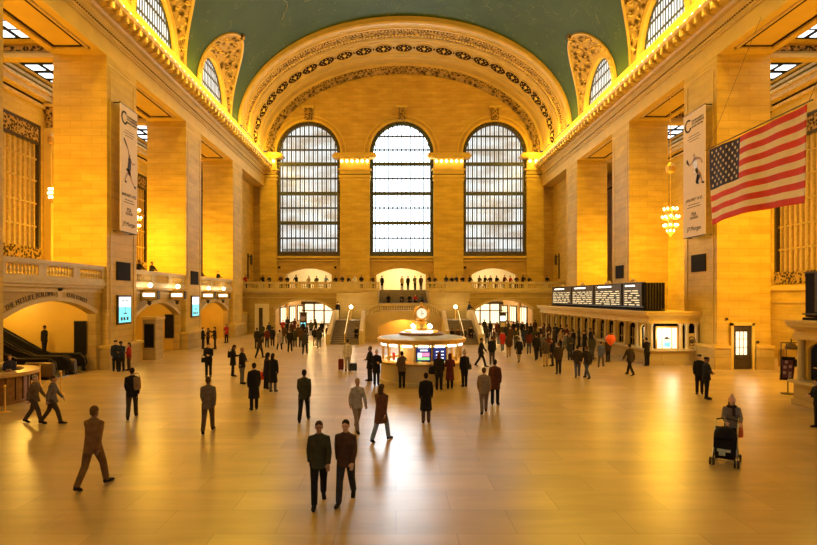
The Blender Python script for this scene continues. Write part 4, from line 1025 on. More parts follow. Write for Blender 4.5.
# bright passage in the outer wall, right, first bay
b = B(M['stone']).box(22.5, 26.9, 39.0, 39.4, 0, 5.6) ; struct('wall_passage_right', b)
b = B(M['cream']).box(23.0, 25.6, 38.9, 39.0, 0, 3.6); struct('wall_alcove', b); point('alcove_light', (24.0, 36.6, 2.9), 60, (1, .75, .35), .3)
b = B(M['bronze'])
d = empty('booth_canopy_light', (24.3, 33.5, 0), 0, 'small bronze domed desk light behind the barrier on the right', 'lamp')
part(B(M['bronze']).lathe([(.35, 1.1), (.33, 1.25), (.2, 1.45), (.05, 1.5), (.04, 1.75)], (24.3, 33.5, 0), 12), 'dome', d); part(B(M['stone2']).box(23.7, 24.9, 33.2, 33.8, 0, 1.1), 'pedestal', d)
# barrier and sign board
r = empty('barrier_frame', (22.3, 31.2, 0), 0, 'dark metal barrier frame with a low black sign by the right pier', 'barrier')
b = B(M['bronze']).tube([(21.9, 31.0, 0), (21.9, 31.0, 1.7), (24.6, 31.0, 1.7), (24.6, 31.0, 0)], .04, 6); b.tube([(22.2, 31.0, 0), (22.2, 31.0, 1.7)], .03, 6); part(b, 'frame', r)
part(B(M['black']).box(22.25, 24.2, 30.98, 31.02, .35, .75), 'sign_panel', r)
r = empty('easel_sign', (17.4, 24.2, 0), 0, 'dark poster board with pictures on a slim post in front of the nearer ticket office', 'sign')
b = B(M['bronze']).lathe([(.28, 0), (.28, .03), (.05, .06)], n=14).tube([(0, 0, .03), (0, 0, 1.2)], .025, 8); b.build('post', None, r)
Mx = M['black']
b = B(Mx); b.add([(-.35, -.02, .62), (.22, -.02, .60), (.36, .03, 1.62), (-.22, .03, 1.65), (-.35, .03, .62), (.22, .03, .60), (.36, .08, 1.62), (-.22, .08, 1.65)], [(0, 1, 2, 3), (7, 6, 5, 4), (0, 4, 5, 1), (1, 5, 6, 2), (2, 6, 7, 3), (3, 7, 4, 0)]); b.build('board', None, r)
M['violet'] = flat('printed_violet', (.10, .04, .16), .6); M['lilac'] = flat('printed_lilac', (.45, .35, .6), .6)
B(M['violet']).box(-.26, .2, -.035, -.01, .72, 1.5).build('printed_ground', None, r)
for q, (x, z) in enumerate(((-.16, 1.2), (.08, 1.22), (-.18, .95), (.06, .93), (-.1, 1.42), (.05, .78))): B(M['lilac']).box(x - .06, x + .07, -.045, -.03, z - .07, z + .06).build('printed_picture', None, r)
# end of the near ticket office facing up the hall (fluted pilasters)
for k, x in enumerate((16.15, 16.75, 17.35, 17.95)):
    pass

# ================================================================== INFORMATION BOOTH
bx, by = 1.32, 28.2
r = empty('information_booth', (bx, by, 0), 0, 'round marble and brass information booth in the middle of the hall', 'booth')
B(M['pale']).lathe([(2.22, 0), (2.22, .14), (2.12, .18), (2.1, .98), (2.2, 1.02)], n=64).build('marble_base', None, r, True)
B(M['brass']).lathe([(2.2, 1.02), (2.34, 1.05), (2.36, 1.1), (2.3, 1.14), (1.9, 1.15), (1.9, 1.04)], n=64).build('counter_ledge', None, r, True)
B(M['brass']).lathe([(2.12, 1.98), (2.2, 2.0), (2.28, 2.08), (2.3, 2.2), (2.22, 2.24), (2.05, 2.24)], n=64).build('cornice', None, r, True)
B(M['roofgrey']).lathe([(2.2, 2.22), (2.0, 2.28), (1.2, 2.36), (.0001, 2.4)], n=48).build('roof', None, r, True)
for k in range(16):
    a = 2 * PI * (k + .5) / 16 - PI / 2; x, y = 2.02 * math.cos(a), 2.02 * math.sin(a)
    o = B(M['brass']).box(-.05, .05, -.04, .04, 1.12, 2.0).build('mullion', None, r); o.location = (x, y, 0); o.rotation_euler = (0, 0, a)
bk = B(M['brass']).box(-.02, .02, -.38, .38, 1.14, 1.98)
# glass, lamps behind and two display screens
m, nt, bb_, oo = new_mat('booth_glass'); bb_.inputs['Base Color'].default_value = (1, 1, 1, 1); bb_.inputs['Transmission Weight'].default_value = 1; bb_.inputs['Roughness'].default_value = .02; bb_.inputs['IOR'].default_value = 1.05; M['glass'] = m
for k in range(16):
    a = 2 * PI * k / 16 - PI / 2; x, y = 1.98 * math.cos(a), 1.98 * math.sin(a)
    if k not in (0, 1):
        o = B(M['glass']).box(-.006, .006, -.36, .36, 1.15, 1.98).build('glass_pane', None, r); o.location = (x, y, 0); o.rotation_euler = (0, 0, a)
    o = B(M['litw']).box(.0, .05, -.25, .25, 1.86, 1.95).build('lit_header', None, r); o.location = (1.03 * x, 1.03 * y, 0); o.rotation_euler = (0, 0, a)
M['scrblue'] = emis('blue_screen', (.02, .03, .16), .8); M['scrpink'] = emis('pink_screen', (1, .25, .45), 1.1); M['scrgreen'] = emis('green_screen', (.35, .85, .25), 1.1); M['scrtext'] = emis('white_screen_text', (.9, .95, 1), 1.3)
for k in (0, 1):
    a = 2 * PI * k / 16 - PI / 2
    s = empty('display_screen', (bx + 2.04 * math.cos(a), by + 2.04 * math.sin(a), 1.2), a + PI / 2, ('blue screen with pink and green picture in the front of the booth', 'dark blue screen with white entries in the front of the booth')[k], 'screen')
    B(M['black']).box(-.36, .36, 0, .05, 0, .68).build('bezel', None, s)
    b = B(M['scrblue']).box(-.33, .33, -.01, 0, .03, .65)
    if k == 0:
        b.mat(M['scrpink']).box(-.28, .28, -.015, -.01, .25, .42); b.mat(M['scrtext']).box(-.28, -.1, -.018, -.012, .2, .42).box(-.16, .2, -.015, -.01, .5, .57); b.mat(M['scrgreen']).box(-.28, .28, -.015, -.01, .08, .2)
    else:
        b.mat(M['scrtext'])
        for q in range(3):
            for w in (-.2, .08): b.box(w, w + .14, -.015, -.01, .12 + q * .16, .17 + q * .16)
    b.build('screen', None, s)
B(M['amber']).lathe([(.95, 0), (.95, 2.0), (.6, 2.3)], n=24).build('inner_core', None, r, True)
rb = random.Random(3)
for k in range(12):
    a = rb.uniform(PI, 2 * PI) ; rr = 1.45; w = rb.uniform(.1, .25); h = rb.uniform(.12, .4)
    o = B(M[rb.choice(['cream', 'wood', 'fred', 'pale', 'scrgreen', 'amber'])]).box(-w, w, -.04, .04, 0, h).build('leaflet_rack', None, r); o.location = (rr * math.cos(a), rr * math.sin(a), 1.08); o.rotation_euler = (0, 0, a + PI / 2)
point('booth_light', (bx, by - 1.45, 1.85), 20, (1, .85, .5), .1); point('booth_light', (bx - 1.4, by - .4, 1.85), 22, (1, .85, .5), .1); point('booth_light', (bx + 1.4, by - .4, 1.85), 22, (1, .85, .5), .1)
B(M['wood']).lathe([(1.15, 2.33), (1.15, 2.45), (1.05, 2.5), (.9, 2.5)], n=40).build('crown_ring', None, r, True)
B(M['brass']).lathe([(.9, 2.4), (.85, 2.58), (.5, 2.62), (.3, 2.7), (.22, 2.95), (.3, 3.0), (.14, 3.06), (.1, 3.1)], n=24).build('clock_pedestal', None, r, True)
b = B(M['litw'])
def ringfn(x, y, z): a = -PI / 2 + x / 1.0; return ((.98 + z) * math.cos(a), (.98 + z) * math.sin(a), 2.5 + y)
add_text(b, 'INFORMATION', .17, ringfn, .01); b.build('lit_lettering', None, r)
for k in range(4):
    a = -PI / 2 + (k - .5) * PI / 2; x, y = .62 * math.cos(a), .62 * math.sin(a)
    B(M['brass']).tube([(x * .4, y * .4, 2.6), (x * .8, y * .8, 2.62), (x, y, 2.72)], .025, 6).build('lamp_arm', None, r); B(M['globe']).ball((x, y, 2.8), .1, 10).build('lamp_globe', None, r, True)
ck = empty('clock', (bx, by, 3.06), 0, 'four-faced brass clock with glowing dials on top of the booth', 'clock')
B(M['brass']).lathe([(.1, 0), (.2, .05), (.3, .12)], n=16).build('collar', None, ck, True)
b = B(M['brass']).box(-.3, .3, -.3, .3, .12, .18); b.lathe([(.3, .62), (.22, .74), (.08, .8), (.05, .86), (.09, .92), (.0001, 1.0)], n=16); b.build('case', None, ck)
for k in range(4):
    a = k * PI / 2
    f = B(M['clockface']).lathe([(.0001, .03), (.2, .03), (.27, .0)], n=28); f.v = [(x, -z - .3, y + .4) for x, y, z in f.v]; o = f.build('dial', None, ck, True); o.rotation_euler = (0, 0, a)
    f = B(M['brass']).tube([(.29 * math.cos(t * PI / 12), .29 * math.sin(t * PI / 12), .0) for t in range(25)], .035, 6); f.v = [(x, -z - .3, y + .4) for x, y, z in f.v]; g = f.build('dial_ring', None, ck, True); g.rotation_euler = (0, 0, a)
    f = B(M['ink']); f.box(-.012, .012, -.35, -.34, .38, .58); f.box(-.012, .012, -.35, -.34, .26, .40); f.box(0, .12, -.35, -.34, .385, .41)
    for q in range(12): t = q * PI / 6; f.box(.21 * math.cos(t) - .01, .21 * math.cos(t) + .01, -.35, -.335, .4 + .21 * math.sin(t) - .01, .4 + .21 * math.sin(t) + .01)
    g = f.build('hands_and_hours', None, ck); g.rotation_euler = (0, 0, a)
    f = B(M['brass']).tube([(.33, -.33, .1), (.37, -.37, .35), (.34, -.34, .6), (.25, -.25, .75)], .04, 6); g = f.build('corner_scroll', None, ck, True); g.rotation_euler = (0, 0, a)
# ================================================================== HELP DESK + STANCHIONS
r = empty('reception_desk', (-16.9, 22.4, 0), 0, 'half-round wooden reception desk with pale top at the left edge', 'desk')
H_ = dict(n=32, a0=-PI / 2, a1=PI / 2)
B(M['wood']).lathe([(1.62, 0), (1.62, .1), (1.56, .12), (1.56, 1.05), (1.66, 1.06), (1.5, 1.06), (1.5, 0)], **H_).build('front_panel', None, r, True)
B(M['woodtop']).lathe([(1.5, 1.07), (1.66, 1.07), (1.9, 1.13), (1.93, 1.27), (1.35, 1.29), (1.32, 1.2), (1.5, 1.07)], **H_).build('counter_top', None, r, True)
b = B(M['darkline'])
for k in range(13): a = -PI / 2 + PI * (k + .5) / 13; b.box(1.57 * math.cos(a) - .012, 1.57 * math.cos(a) + .012, 1.57 * math.sin(a) - .012, 1.57 * math.sin(a) + .012, .12, 1.05)
b.build('panel_grooves', None, r)
B(M['step']).lathe([(1.45, 0), (1.45, .3), (.0001, .3)], **H_).build('raised_floor', None, r)
o = B(M['bronze']).lathe([(.0001, 0), (.14, 0), (.14, .02), (.0001, .03)], n=16).build('round_emblem', None, r); o.location = (1.22, -1.04, .6); o.rotation_euler = (PI / 2, 0, math.radians(42))
stn = None
for i, (px, py, lb) in enumerate(((5, 412, 'brass queue post in front of the wooden desk'), (61, 394, 'brass queue post nearest the escalators, standing alone'), (40, 386, 'brass queue post just right of the wooden desk'))):
    x, y = ground(px, py)
    if stn is None:
        stn = empty('queue_post', (x, y, 0), 0, lb, 'queue post')
        B(M['brass']).lathe([(.17, 0), (.17, .02), (.05, .05)], n=20).build('base', None, stn, True); B(M['brass']).lathe([(.03, .04), (.03, .93), (.045, .95), (.045, 1.0), (.0001, 1.03)], n=12).build('post', None, stn, True)
    else: dup(stn, (x, y, 0), 0, lb)

# ================================================================== CAMERA + LIGHT
cam = bpy.data.cameras.new('camera'); co = bpy.data.objects.new('camera', cam); C.objects.link(co)
co.location = (0, 0, HC); co.rotation_euler = (PI / 2, 0, 0)
cam.sensor_fit = 'HORIZONTAL'; cam.sensor_width = 36; cam.lens = 36 * 545 / 817.
cam.shift_x = (408.5 - 396) / 817; cam.shift_y = (297 - 272.5) / 817; cam.clip_end = 300
bpy.context.scene.camera = co
# the glow of the cornice bulbs
for s, X in ((-1, XL), (1, XR)):
    for k in range(17):
        y = 5 + k * 4.1; point('cornice_light', (X - s * 1.5, y, 22.7), 500, (1, .60, .05), .5)
# daylight: rear windows and sky behind
for k in (-1, 0, 1):
    area('rear_window_light', (CX + k * 12.25, -11.3, 16.5), (math.radians(-90), 0, 0), 6.6, 15, 120, (1, .9, .7)).rotation_euler = (math.radians(90), 0, 0)
w = bpy.data.worlds.new('world'); bpy.context.scene.world = w; w.use_nodes = True
nt = w.node_tree; bg = nt.nodes['Background']; sk = nt.nodes.new('ShaderNodeTexSky'); sk.sky_type = 'HOSEK_WILKIE'; nt.links.new(sk.outputs[0], bg.inputs[0]); bg.inputs[1].default_value = .5
vs = bpy.context.scene.view_settings; vs.view_transform = 'Standard'; vs.look = 'None'; vs.gamma = 1; vs.use_curve_mapping = False; vs.exposure = .38
# ================================================================== PEOPLE
def ev_mesh(b, name, voxel, smooth_it=4):
    me = b.mesh(name); o = bpy.data.objects.new('tmp', me); C.objects.link(o)
    r = o.modifiers.new('r', 'REMESH'); r.mode = 'VOXEL'; r.voxel_size = voxel; r.use_smooth_shade = True
    s = o.modifiers.new('s', 'SMOOTH'); s.iterations = smooth_it; s.factor = .5
    bpy.context.view_layer.update()
    out = bpy.data.meshes.new_from_object(o.evaluated_get(bpy.context.evaluated_depsgraph_get())); out.name = name
    bpy.data.objects.remove(o); bpy.data.meshes.remove(me)
    out.materials.clear(); out.materials.append(M['skin'])
    return out
V = Vector
POSES = {
 # legs: (thigh, shin) angles forward per side, arms: (upper fwd, abduct, fore fwd, inward)
 'stand': dict(leg=((4, 0), (-3, -4)), arm=((4, 9, 12, 4), (-2, 9, 8, 4)), lean=0),
 'walk':  dict(leg=((26, 14), (-17, -34)), arm=((-22, 8, -6, 2), (22, 8, 38, 4)), lean=4),
 'phone': dict(leg=((2, 0), (-3, -5)), arm=((22, 6, 98, 34), (20, 6, 92, 34)), lean=3, head=18),
 'fold':  dict(leg=((5, -2), (-2, -3)), arm=((18, 10, 80, 62), (18, 10, 76, 60)), lean=0),
 'rail':  dict(leg=((-4, -6), (4, 0)), arm=((34, 14, 74, 20), (32, 14, 74, 20)), lean=10, head=-4),
 'raise': dict(leg=((3, 0), (-4, -6)), arm=((75, 12, 125, 18), (10, 10, 60, 20)), lean=3),
 'push':  dict(leg=((14, 6), (-10, -18)), arm=((30, 10, 70, 10), (30, 10, 70, 10)), lean=6, head=14),
 'sit':   dict(leg=((84, 4), (80, -2)), arm=((38, 8, 62, 10), (34, 8, 60, 10)), lean=8),
 'sitlow': dict(leg=((118, -12), (114, -8)), arm=((44, 8, 70, 10), (40, 8, 70, 10)), lean=16),
}
def R_(d): return math.radians(d)
def solve(pose):
    p = POSES[pose]; J = {}
    for i, s in enumerate((-1, 1)):
        t, sh = p['leg'][i]
        hip = V((s * .09, 0, .92)); knee = hip + V((s * .012, -math.sin(R_(t)), -math.cos(R_(t)))) * .43
        ank = knee + V((0, -math.sin(R_(sh)), -math.cos(R_(sh)))) * .41
        J['leg', i] = [hip, knee, ank, sh]
    low = min(J['leg', 0][2].z, J['leg', 1][2].z); dz = .09 - low
    for i in (0, 1):
        J['leg', i][:3] = [q + V((0, 0, dz)) for q in J['leg', i][:3]]
    J['dz'] = dz; ln = R_(p['lean']); piv = V((0, 0, .95 + dz))
    def U(q): q = V(q) + V((0, 0, dz)) - piv; return piv + V((q.x, q.y * math.cos(ln) - q.z * math.sin(ln), q.y * math.sin(ln) + q.z * math.cos(ln)))
    J['U'] = U
    for i, s in enumerate((-1, 1)):
        u, ab, f, inn = p['arm'][i]
        sh = U((s * .168, .0, 1.415))
        el = sh + V((s * math.sin(R_(ab)), -math.sin(R_(u)) * math.cos(R_(ab)), -math.cos(R_(u)) * math.cos(R_(ab)))) * .29
        d = V((-s * math.sin(R_(inn)), -math.sin(R_(f)) * math.cos(R_(inn)), -math.cos(R_(f)) * math.cos(R_(inn)))).normalized()
        wr = el + d * .25; J['arm', i] = [sh, el, wr, d]
    hd = R_(p.get('head', 3)); nb = U((0, .01, 1.50)); J['neck'] = nb; fw = ln * .5 + hd
    J['head'] = nb + V((0, -math.sin(fw) * .15 - .01, math.cos(fw) * .15)); J['tilt'] = fw
    return J
def ell_ball(b, c, rx, ry, rz, tilt=0, n=16):
    st = len(b.v); b.lathe([(max(1e-4, math.sin(PI * j / 12)), -math.cos(PI * j / 12)) for j in range(13)], (0, 0, 0), n)
    ct, s_ = math.cos(tilt), math.sin(tilt)
    for i in range(st, len(b.v)):
        x, y, z = b.v[i]; x *= rx; y *= ry; z *= rz
        b.v[i] = (c[0] + x, c[1] + y * ct - z * s_, c[2] + y * s_ + z * ct)
    return b
def hp(J, x, y, z):   # point in head frame
    t = J['tilt']; h = J['head']; return V((h.x + x, h.y + y * math.cos(t) - z * math.sin(t), h.z + y * math.sin(t) + z * math.cos(t)))
def body_mesh(pose):
    J = solve(pose); b = B(M['skin']); U = J['U']
    b.tube([U((0, 0, .90)), U((0, 0, 1.0)), U((0, .01, 1.12)), U((0, 0, 1.28)), U((0, .01, 1.40)), U((0, .01, 1.46)), U((0, .01, 1.49))], 0, 20,
        radii=[(.15, .10), (.16, .11), (.135, .095), (.155, .11), (.155, .10), (.10, .08), (.06, .06)])
    b.tube([U((0, .015, 1.44)), J['neck'], hp(J, 0, .01, -.06)], 0, 14, radii=[(.062, .062), (.052, .056), (.05, .055)])
    t = J['tilt']
    ell_ball(b, hp(J, 0, .012, .025), .078, .096, .104, t); ell_ball(b, hp(J, 0, -.022, -.045), .057, .065, .076, t)
    b.tube([hp(J, 0, -.078, .03), hp(J, 0, -.102, -.012), hp(J, 0, -.108, -.024), hp(J, 0, -.085, -.034)], 0, 8, radii=[.010, .014, .017, .013])
    b.tube([hp(J, -.045, -.070, .036), hp(J, 0, -.086, .04), hp(J, .045, -.070, .036)], .012, 8)
    b.tube([hp(J, -.022, -.078, -.062), hp(J, 0, -.088, -.060), hp(J, .022, -.078, -.062)], .009, 6); ell_ball(b, hp(J, 0, -.068, -.098), .028, .024, .02, t)
    for s in (-1, 1): ell_ball(b, hp(J, s * .078, .012, -.005), .012, .022, .032, t)
    for i in (0, 1):
        hip, kn, an, sh = J['leg', i]; s = (-1, 1)[i]
        b.tube([hip + V((0, 0, .05)), hip, hip.lerp(kn, .5), kn, kn.lerp(an, .3), kn.lerp(an, .7), an], 0, 14, radii=[.09, .092, .078, .058, .060, .044, .038])
        f = V((s * .12, -1, 0)).normalized(); up = .0 if an.z < .12 else -.5
        fd = V((f.x, f.y, up)).normalized(); b.tube([an + V((0, .05, -.035)), an + V((0, 0, -.04)), an + fd * .11 + V((0, 0, -.05)), an + fd * .19 + V((0, 0, -.058))], 0, 12, radii=[(.032, .03), (.038, .042), (.045, .03), (.035, .018)])
        a, e, w, d = J['arm', i]
        b.tube([a + V((-s * .05, 0, .01)), a, a.lerp(e, .5), e, e.lerp(w, .35), w], 0, 12, radii=[.055, .056, .046, .040, .040, .027])
        # hand: palm, four fingers and a thumb
        side = V((0, -1, 0)); side = (side - d * side.dot(d)); side = side.normalized() if side.length > .2 else V((-s, 0, 0))
        if abs(d.y) > .6: side = V((-s, 0, 0)); side = (side - d * side.dot(d)).normalized()
        nrm = d.cross(side).normalized() * (1 if True else 1); curl = nrm * (1 if nrm.dot(V((-s, 0, -.5))) > 0 else -1)
        b.tube([w - d * .01, w + d * .03, w + d * .075, w + d * .09], 0, 10, radii=[(.026, .022), (.034, .02), (.038, .017), (.034, .014)]) if abs(side.x) > .9 else b.tube([w - d * .01, w + d * .03, w + d * .075, w + d * .09], 0, 10, radii=[(.022, .026), (.02, .034), (.017, .038), (.014, .034)])
        for k, (o, L) in enumerate(((.03, .07), (.01, .08), (-.01, .074), (-.03, .058))):
            r0 = w + d * .08 + side * o; b.tube([r0 - d * .02, r0, r0 + d * L * .5 + curl * .010, r0 + d * L * .8 + curl * .032, r0 + d * L * .9 + curl * .048], 0, 8, radii=[.010, .0105, .010, .0095, .008])
        r0 = w + d * .025 + side * .028; b.tube([r0 - side * .01, r0 + side * .022 + d * .018, r0 + side * .034 + d * .045 + curl * .012, r0 + side * .034 + d * .066 + curl * .022], 0, 8, radii=[.015, .013, .0115, .009])
    return ev_mesh(b, 'body', .0105, 2)
def trousers_mesh(pose, wide=0.0):
    J = solve(pose); b = B(M['skin']); dz = J['dz']
    b.tube([V((0, 0, .86 + dz)), V((0, 0, .92 + dz)), J['U']((0, 0, 1.02))], 0, 18, radii=[(.165, .12), (.18, .135), (.165, .125)])
    for i in (0, 1):
        hip, kn, an, sh = J['leg', i]; w = wide
        b.tube([hip + V((0, 0, .04)), hip, hip.lerp(kn, .5), kn, kn.lerp(an, .5), an + V((0, .0, .0)), an + V((0, 0, -.02))], 0, 14, radii=[.105, .108, .094 + w, .076 + w, .072 + w, .066 + w, .066 + w])
    return ev_mesh(b, 'trousers', .016, 4)
def shoe_mesh(pose, i):
    J = solve(pose); b = B(M['skin'])
    for i in (i,):
        an = J['leg', i][2]; s = (-1, 1)[i]; f = V((s * .12, -1, 0)).normalized(); up = .0 if an.z < .12 else -.5; fd = V((f.x, f.y, up)).normalized()
        b.tube([an + V((0, .075, -.04)), an + V((0, .04, -.03)), an + V((0, 0, -.028)), an + fd * .1 + V((0, 0, -.045)), an + fd * .19 + V((0, 0, -.058)), an + fd * .225 + V((0, 0, -.062))], 0, 12, radii=[(.03, .04), (.045, .052), (.048, .056), (.052, .04), (.044, .028), (.02, .016)])
    return ev_mesh(b, 'shoe', .014, 2)
def coat_mesh(pose, hem):
    J = solve(pose); b = B(M['skin']); U = J['U']; dz = J['dz']
    b.tube([U((0, 0, .95)), U((0, .01, 1.12)), U((0, 0, 1.28)), U((0, .01, 1.40)), U((0, .01, 1.475)), U((0, .01, 1.52))], 0, 20, radii=[(.188, .15), (.168, .135), (.185, .145), (.176, .13), (.112, .095), (.076, .08)])
    zz = .98; pts = []; rad = []
    ky = abs(J['leg', 0][1].y - J['leg', 1][1].y) * .5; my = (J['leg', 0][1].y + J['leg', 1][1].y) * .5
    if pose in ('sit', 'sitlow'):
        b.tube([V((0, .02, .93 + dz)), V((0, -.18, .93 + dz)), V((0, -.42, .92 + dz))] if hem < .6 else [V((0, .02, .95 + dz)), V((0, -.12, .94 + dz))], 0, 18, radii=[(.2, .13), (.21, .12), (.2, .1)] if hem < .6 else [(.19, .14), (.19, .12)])
    else:
        n = 6
        for k in range(n):
            f = k / (n - 1); z = .98 + (hem - .98) * f; q = (.98 - z) / .5
            pts.append(U((0, 0, .98)) * (1 - f) * 0 + V((0, my * q * .8, z + dz))); rad.append((.186 + .03 * q, .145 + .035 * q + ky * q * .75))
        b.tube(pts, 0, 20, radii=rad)
    for i in (0, 1):
        a, e, w, d = J['arm', i]; s = (-1, 1)[i]
        b.tube([a + V((-s * .09, 0, .02)), a, a.lerp(e, .5), e, e.lerp(w, .5), w + d * .01], 0, 12, radii=[.070, .074, .066, .060, .055, .048])
    return ev_mesh(b, 'coat', .016, 4)
def hair_mesh(kind):
    b = B(M['skin'])
    if kind == 'short':
        ell_ball(b, (0, .022, .045), .083, .098, .092); ell_ball(b, (0, .055, -.005), .07, .055, .08)
    elif kind == 'long':
        ell_ball(b, (0, .022, .045), .087, .10, .096); b.tube([(0, .05, .06), (0, .075, -.05), (0, .085, -.15), (0, .09, -.22)], 0, 14, radii=[(.085, .07), (.09, .05), (.085, .045), (.05, .025)])
    elif kind == 'bun':
        ell_ball(b, (0, .022, .045), .084, .098, .092); ell_ball(b, (0, .12, .06), .04, .04, .04); ell_ball(b, (0, .055, -.005), .068, .05, .07)
    elif kind == 'bald':
        b.tube([(-.078, .0, .0), (-.06, .07, -.005), (0, .10, -.01), (.06, .07, -.005), (.078, .0, .0)], 0, 8, radii=[.014, .022, .024, .022, .014])
    elif kind == 'cap':
        ell_ball(b, (0, .015, .055), .086, .10, .075); ell_ball(b, (0, -.085, .055), .06, .06, .012); ell_ball(b, (0, .015, .10), .10, .11, .028)
    elif kind == 'beanie':
        ell_ball(b, (0, .018, .065), .09, .102, .095); b.tube([(.092 * math.cos(k * PI / 8), .018 + .105 * math.sin(k * PI / 8), .03 + .0) for k in range(17)], .017, 6); ell_ball(b, (0, .03, .185), .04, .04, .04)
    elif kind == 'hood':
        ell_ball(b, (0, .03, .03), .105, .115, .125); ell_ball(b, (0, .05, -.09), .11, .09, .07)
    # keep the face clear
    if kind in ('short', 'long', 'bun', 'hood'):
        me = ev_mesh(b, 'hair', .009, 2); bm = bmesh.new(); bm.from_mesh(me)
        dl = [v for v in bm.verts if v.co.y < -.045 and v.co.z < .055 + max(0, (-.045 - v.co.y)) * .3 and abs(v.co.x) < (.075 if kind != 'hood' else .085)]
        bmesh.ops.delete(bm, geom=dl, context='VERTS'); bm.to_mesh(me); bm.free(); return me
    return ev_mesh(b, 'hair', .009, 2)
cache = {}
def get(key, fn, *a):
    if key not in cache: cache[key] = fn(*a)
    return cache[key]
cloth_cache = {}
def cloth(col):
    if col not in cloth_cache:
        cloth_cache[col] = flat('cloth_%d' % len(cloth_cache), col, .85, noise=.2, scale=9, spec=.15)
    return cloth_cache[col]
BLK = (.014, .012, .014); NAVY = (.02, .025, .05); BRN = (.07, .035, .02); GRY = (.10, .095, .09); JEAN = (.05, .065, .12); OLV = (.045, .042, .022)
WHT = (.62, .60, .56); RED = (.42, .03, .03); TAN = (.34, .21, .09); MAR = (.10, .02, .02); CHA = (.035, .033, .035); BEI = (.40, .30, .18); PBL = (.20, .26, .36)
HB = (.02, .012, .008); HBR = (.07, .035, .015); HBL = (.35, .22, .09); HG = (.3, .28, .25)
SKINS = [(.50, .28, .17), (.36, .19, .11), (.58, .35, .23), (.20, .10, .06)]
skin_m = [flat('skin_tone', s, .55, noise=.05, scale=10) for s in SKINS]
def part_mesh(name, me, mat, parent, loc=None):
    o = bpy.data.objects.new(name, me); C.objects.link(o); o.parent = parent
    if loc is not None: o.location = loc
    o.material_slots[0].link = 'OBJECT'; o.material_slots[0].material = mat
    return o
pcount = 0
def person(x, y, z, rz, pose, hem, coat, trou, hair, hcol, label, h=1.75, group=None, skin=None, shoe=BLK, eyes=False, extra=None):
    # rz in degrees: 0 faces the camera side of the hall, 180 faces the far wall
    global pcount; pcount += 1
    J = solve(pose); r = empty('person', (x, y, z), R_(rz), label, 'person', group); sc = h / 1.75; r.scale = (sc, sc, sc)
    sk = skin_m[pcount % 4 if skin is None else skin]
    part_mesh('body', get(('b', pose), body_mesh, pose), sk, r)
    part_mesh('coat' if hem < .7 else 'jacket', get(('c', pose, hem), coat_mesh, pose, hem), cloth(coat), r)
    part_mesh('trousers', get(('t', pose), trousers_mesh, pose), cloth(trou), r)
    for i in (0, 1): part_mesh('shoe', get(('s', pose, i), shoe_mesh, pose, i), cloth(shoe), r)
    hn = {'cap': 'cap', 'beanie': 'knitted_hat', 'hood': 'hood'}.get(hair, 'hair')
    o = part_mesh(hn, get(('h', hair), hair_mesh, hair), cloth(hcol), r, J['head']); o.rotation_euler = (J['tilt'], 0, 0)
    if eyes:
        eb = B(M['ink'])
        for s in (-1, 1): ell_ball(eb, hp(J, s * .03, -.074, .014), .013, .010, .008, J['tilt'], 10)
        eb.build('eyes', None, r)
    return r
def PX(px, py, *a, **k):
    x, y = ground(px, py); return person(x, y, 0, *a, **k)
PPL = []
SH, MD, LG = .80, .62, .44
# ---- foreground and middle
PX(319, 503, 8, 'walk', SH, OLV, BLK, 'short', HBR, 'person in dark olive jacket and black trousers, left of the walking pair nearest the camera', h=1.74, eyes=True)
PX(346, 501, -6, 'walk', SH, BRN, CHA, 'short', HB, 'person in dark brown jacket, right of the walking pair nearest the camera', h=1.74, eyes=True)
PX(304, 421, 180, 'walk', SH, OLV, BLK, 'short', HB, 'person in loose dark jacket walking away alone, behind the nearest pair', h=1.8)
PX(381, 441, 150, 'walk', MD, (.12, .05, .03), PBL, 'long', HBR, 'person in reddish brown coat and pale blue jeans in the bright floor patch', h=1.72)
PX(357, 431, 25, 'walk', SH, (.34, .30, .26), (.22, .17, .14), 'short', HBL, 'person in pale grey jacket walking left of the brown-coated one', h=1.72)
PX(426, 423, 180, 'stand', LG, BLK, (.12, .07, .05), 'short', HB, 'person in long black coat with bare calves standing in front of the booth', h=1.68)
PX(93, 487, 170, 'walk', SH, (.19, .095, .03), (.15, .08, .03), 'short', (.12, .06, .02), 'person in brown jacket walking alone at lower left', h=1.85)
PX(132, 418, 200, 'walk', SH, BLK, (.05, .035, .02), 'short', HB, 'person in black jacket with pale backpack striding toward the left archways', h=1.8)
PX(52, 424, 110, 'walk', SH, (.12, .10, .11), (.05, .035, .02), 'short', HBR, 'person in grey jacket walking right of two beside the wooden desk', h=1.66)
PX(34, 423, 95, 'walk', SH, (.13, .085, .05), (.08, .05, .03), 'short', HG, 'person in tan grey jacket walking left of two beside the wooden desk', h=1.66)
PX(208, 432, 190, 'walk', SH, (.14, .10, .07), (.10, .06, .04), 'short', HBR, 'person in grey brown jacket at left middle, nearest below the black-suited phone user', h=1.78)
PX(254, 410, 205, 'stand', LG, BLK, BLK, 'short', HB, 'person in long black overcoat standing alone in left middle of the floor', h=1.76)
PX(242, 384, 75, 'fold', SH, BLK, GRY, 'bald', HG, 'balding person in black jacket and grey trousers with arms folded', h=1.78)
PX(208.5, 377, 15, 'phone', SH, BLK, BLK, 'short', HBR, 'person in black suit reading a phone, legs apart, left middle', h=1.8)
PX(233, 376.5, 100, 'phone', MD, BLK, BLK, 'long', HB, 'dark-haired person in black coat standing sideways just right of the phone reader', h=1.68)
PX(273, 392, 165, 'stand', LG, BLK, GRY, 'long', HB, 'person in long black coat seen from behind beside a red bag', h=1.72)
PX(266.5, 389, 120, 'phone', MD, (.02, .015, .025), BLK, 'hood', BLK, 'hooded person in black coat carrying the red bag', h=1.66)
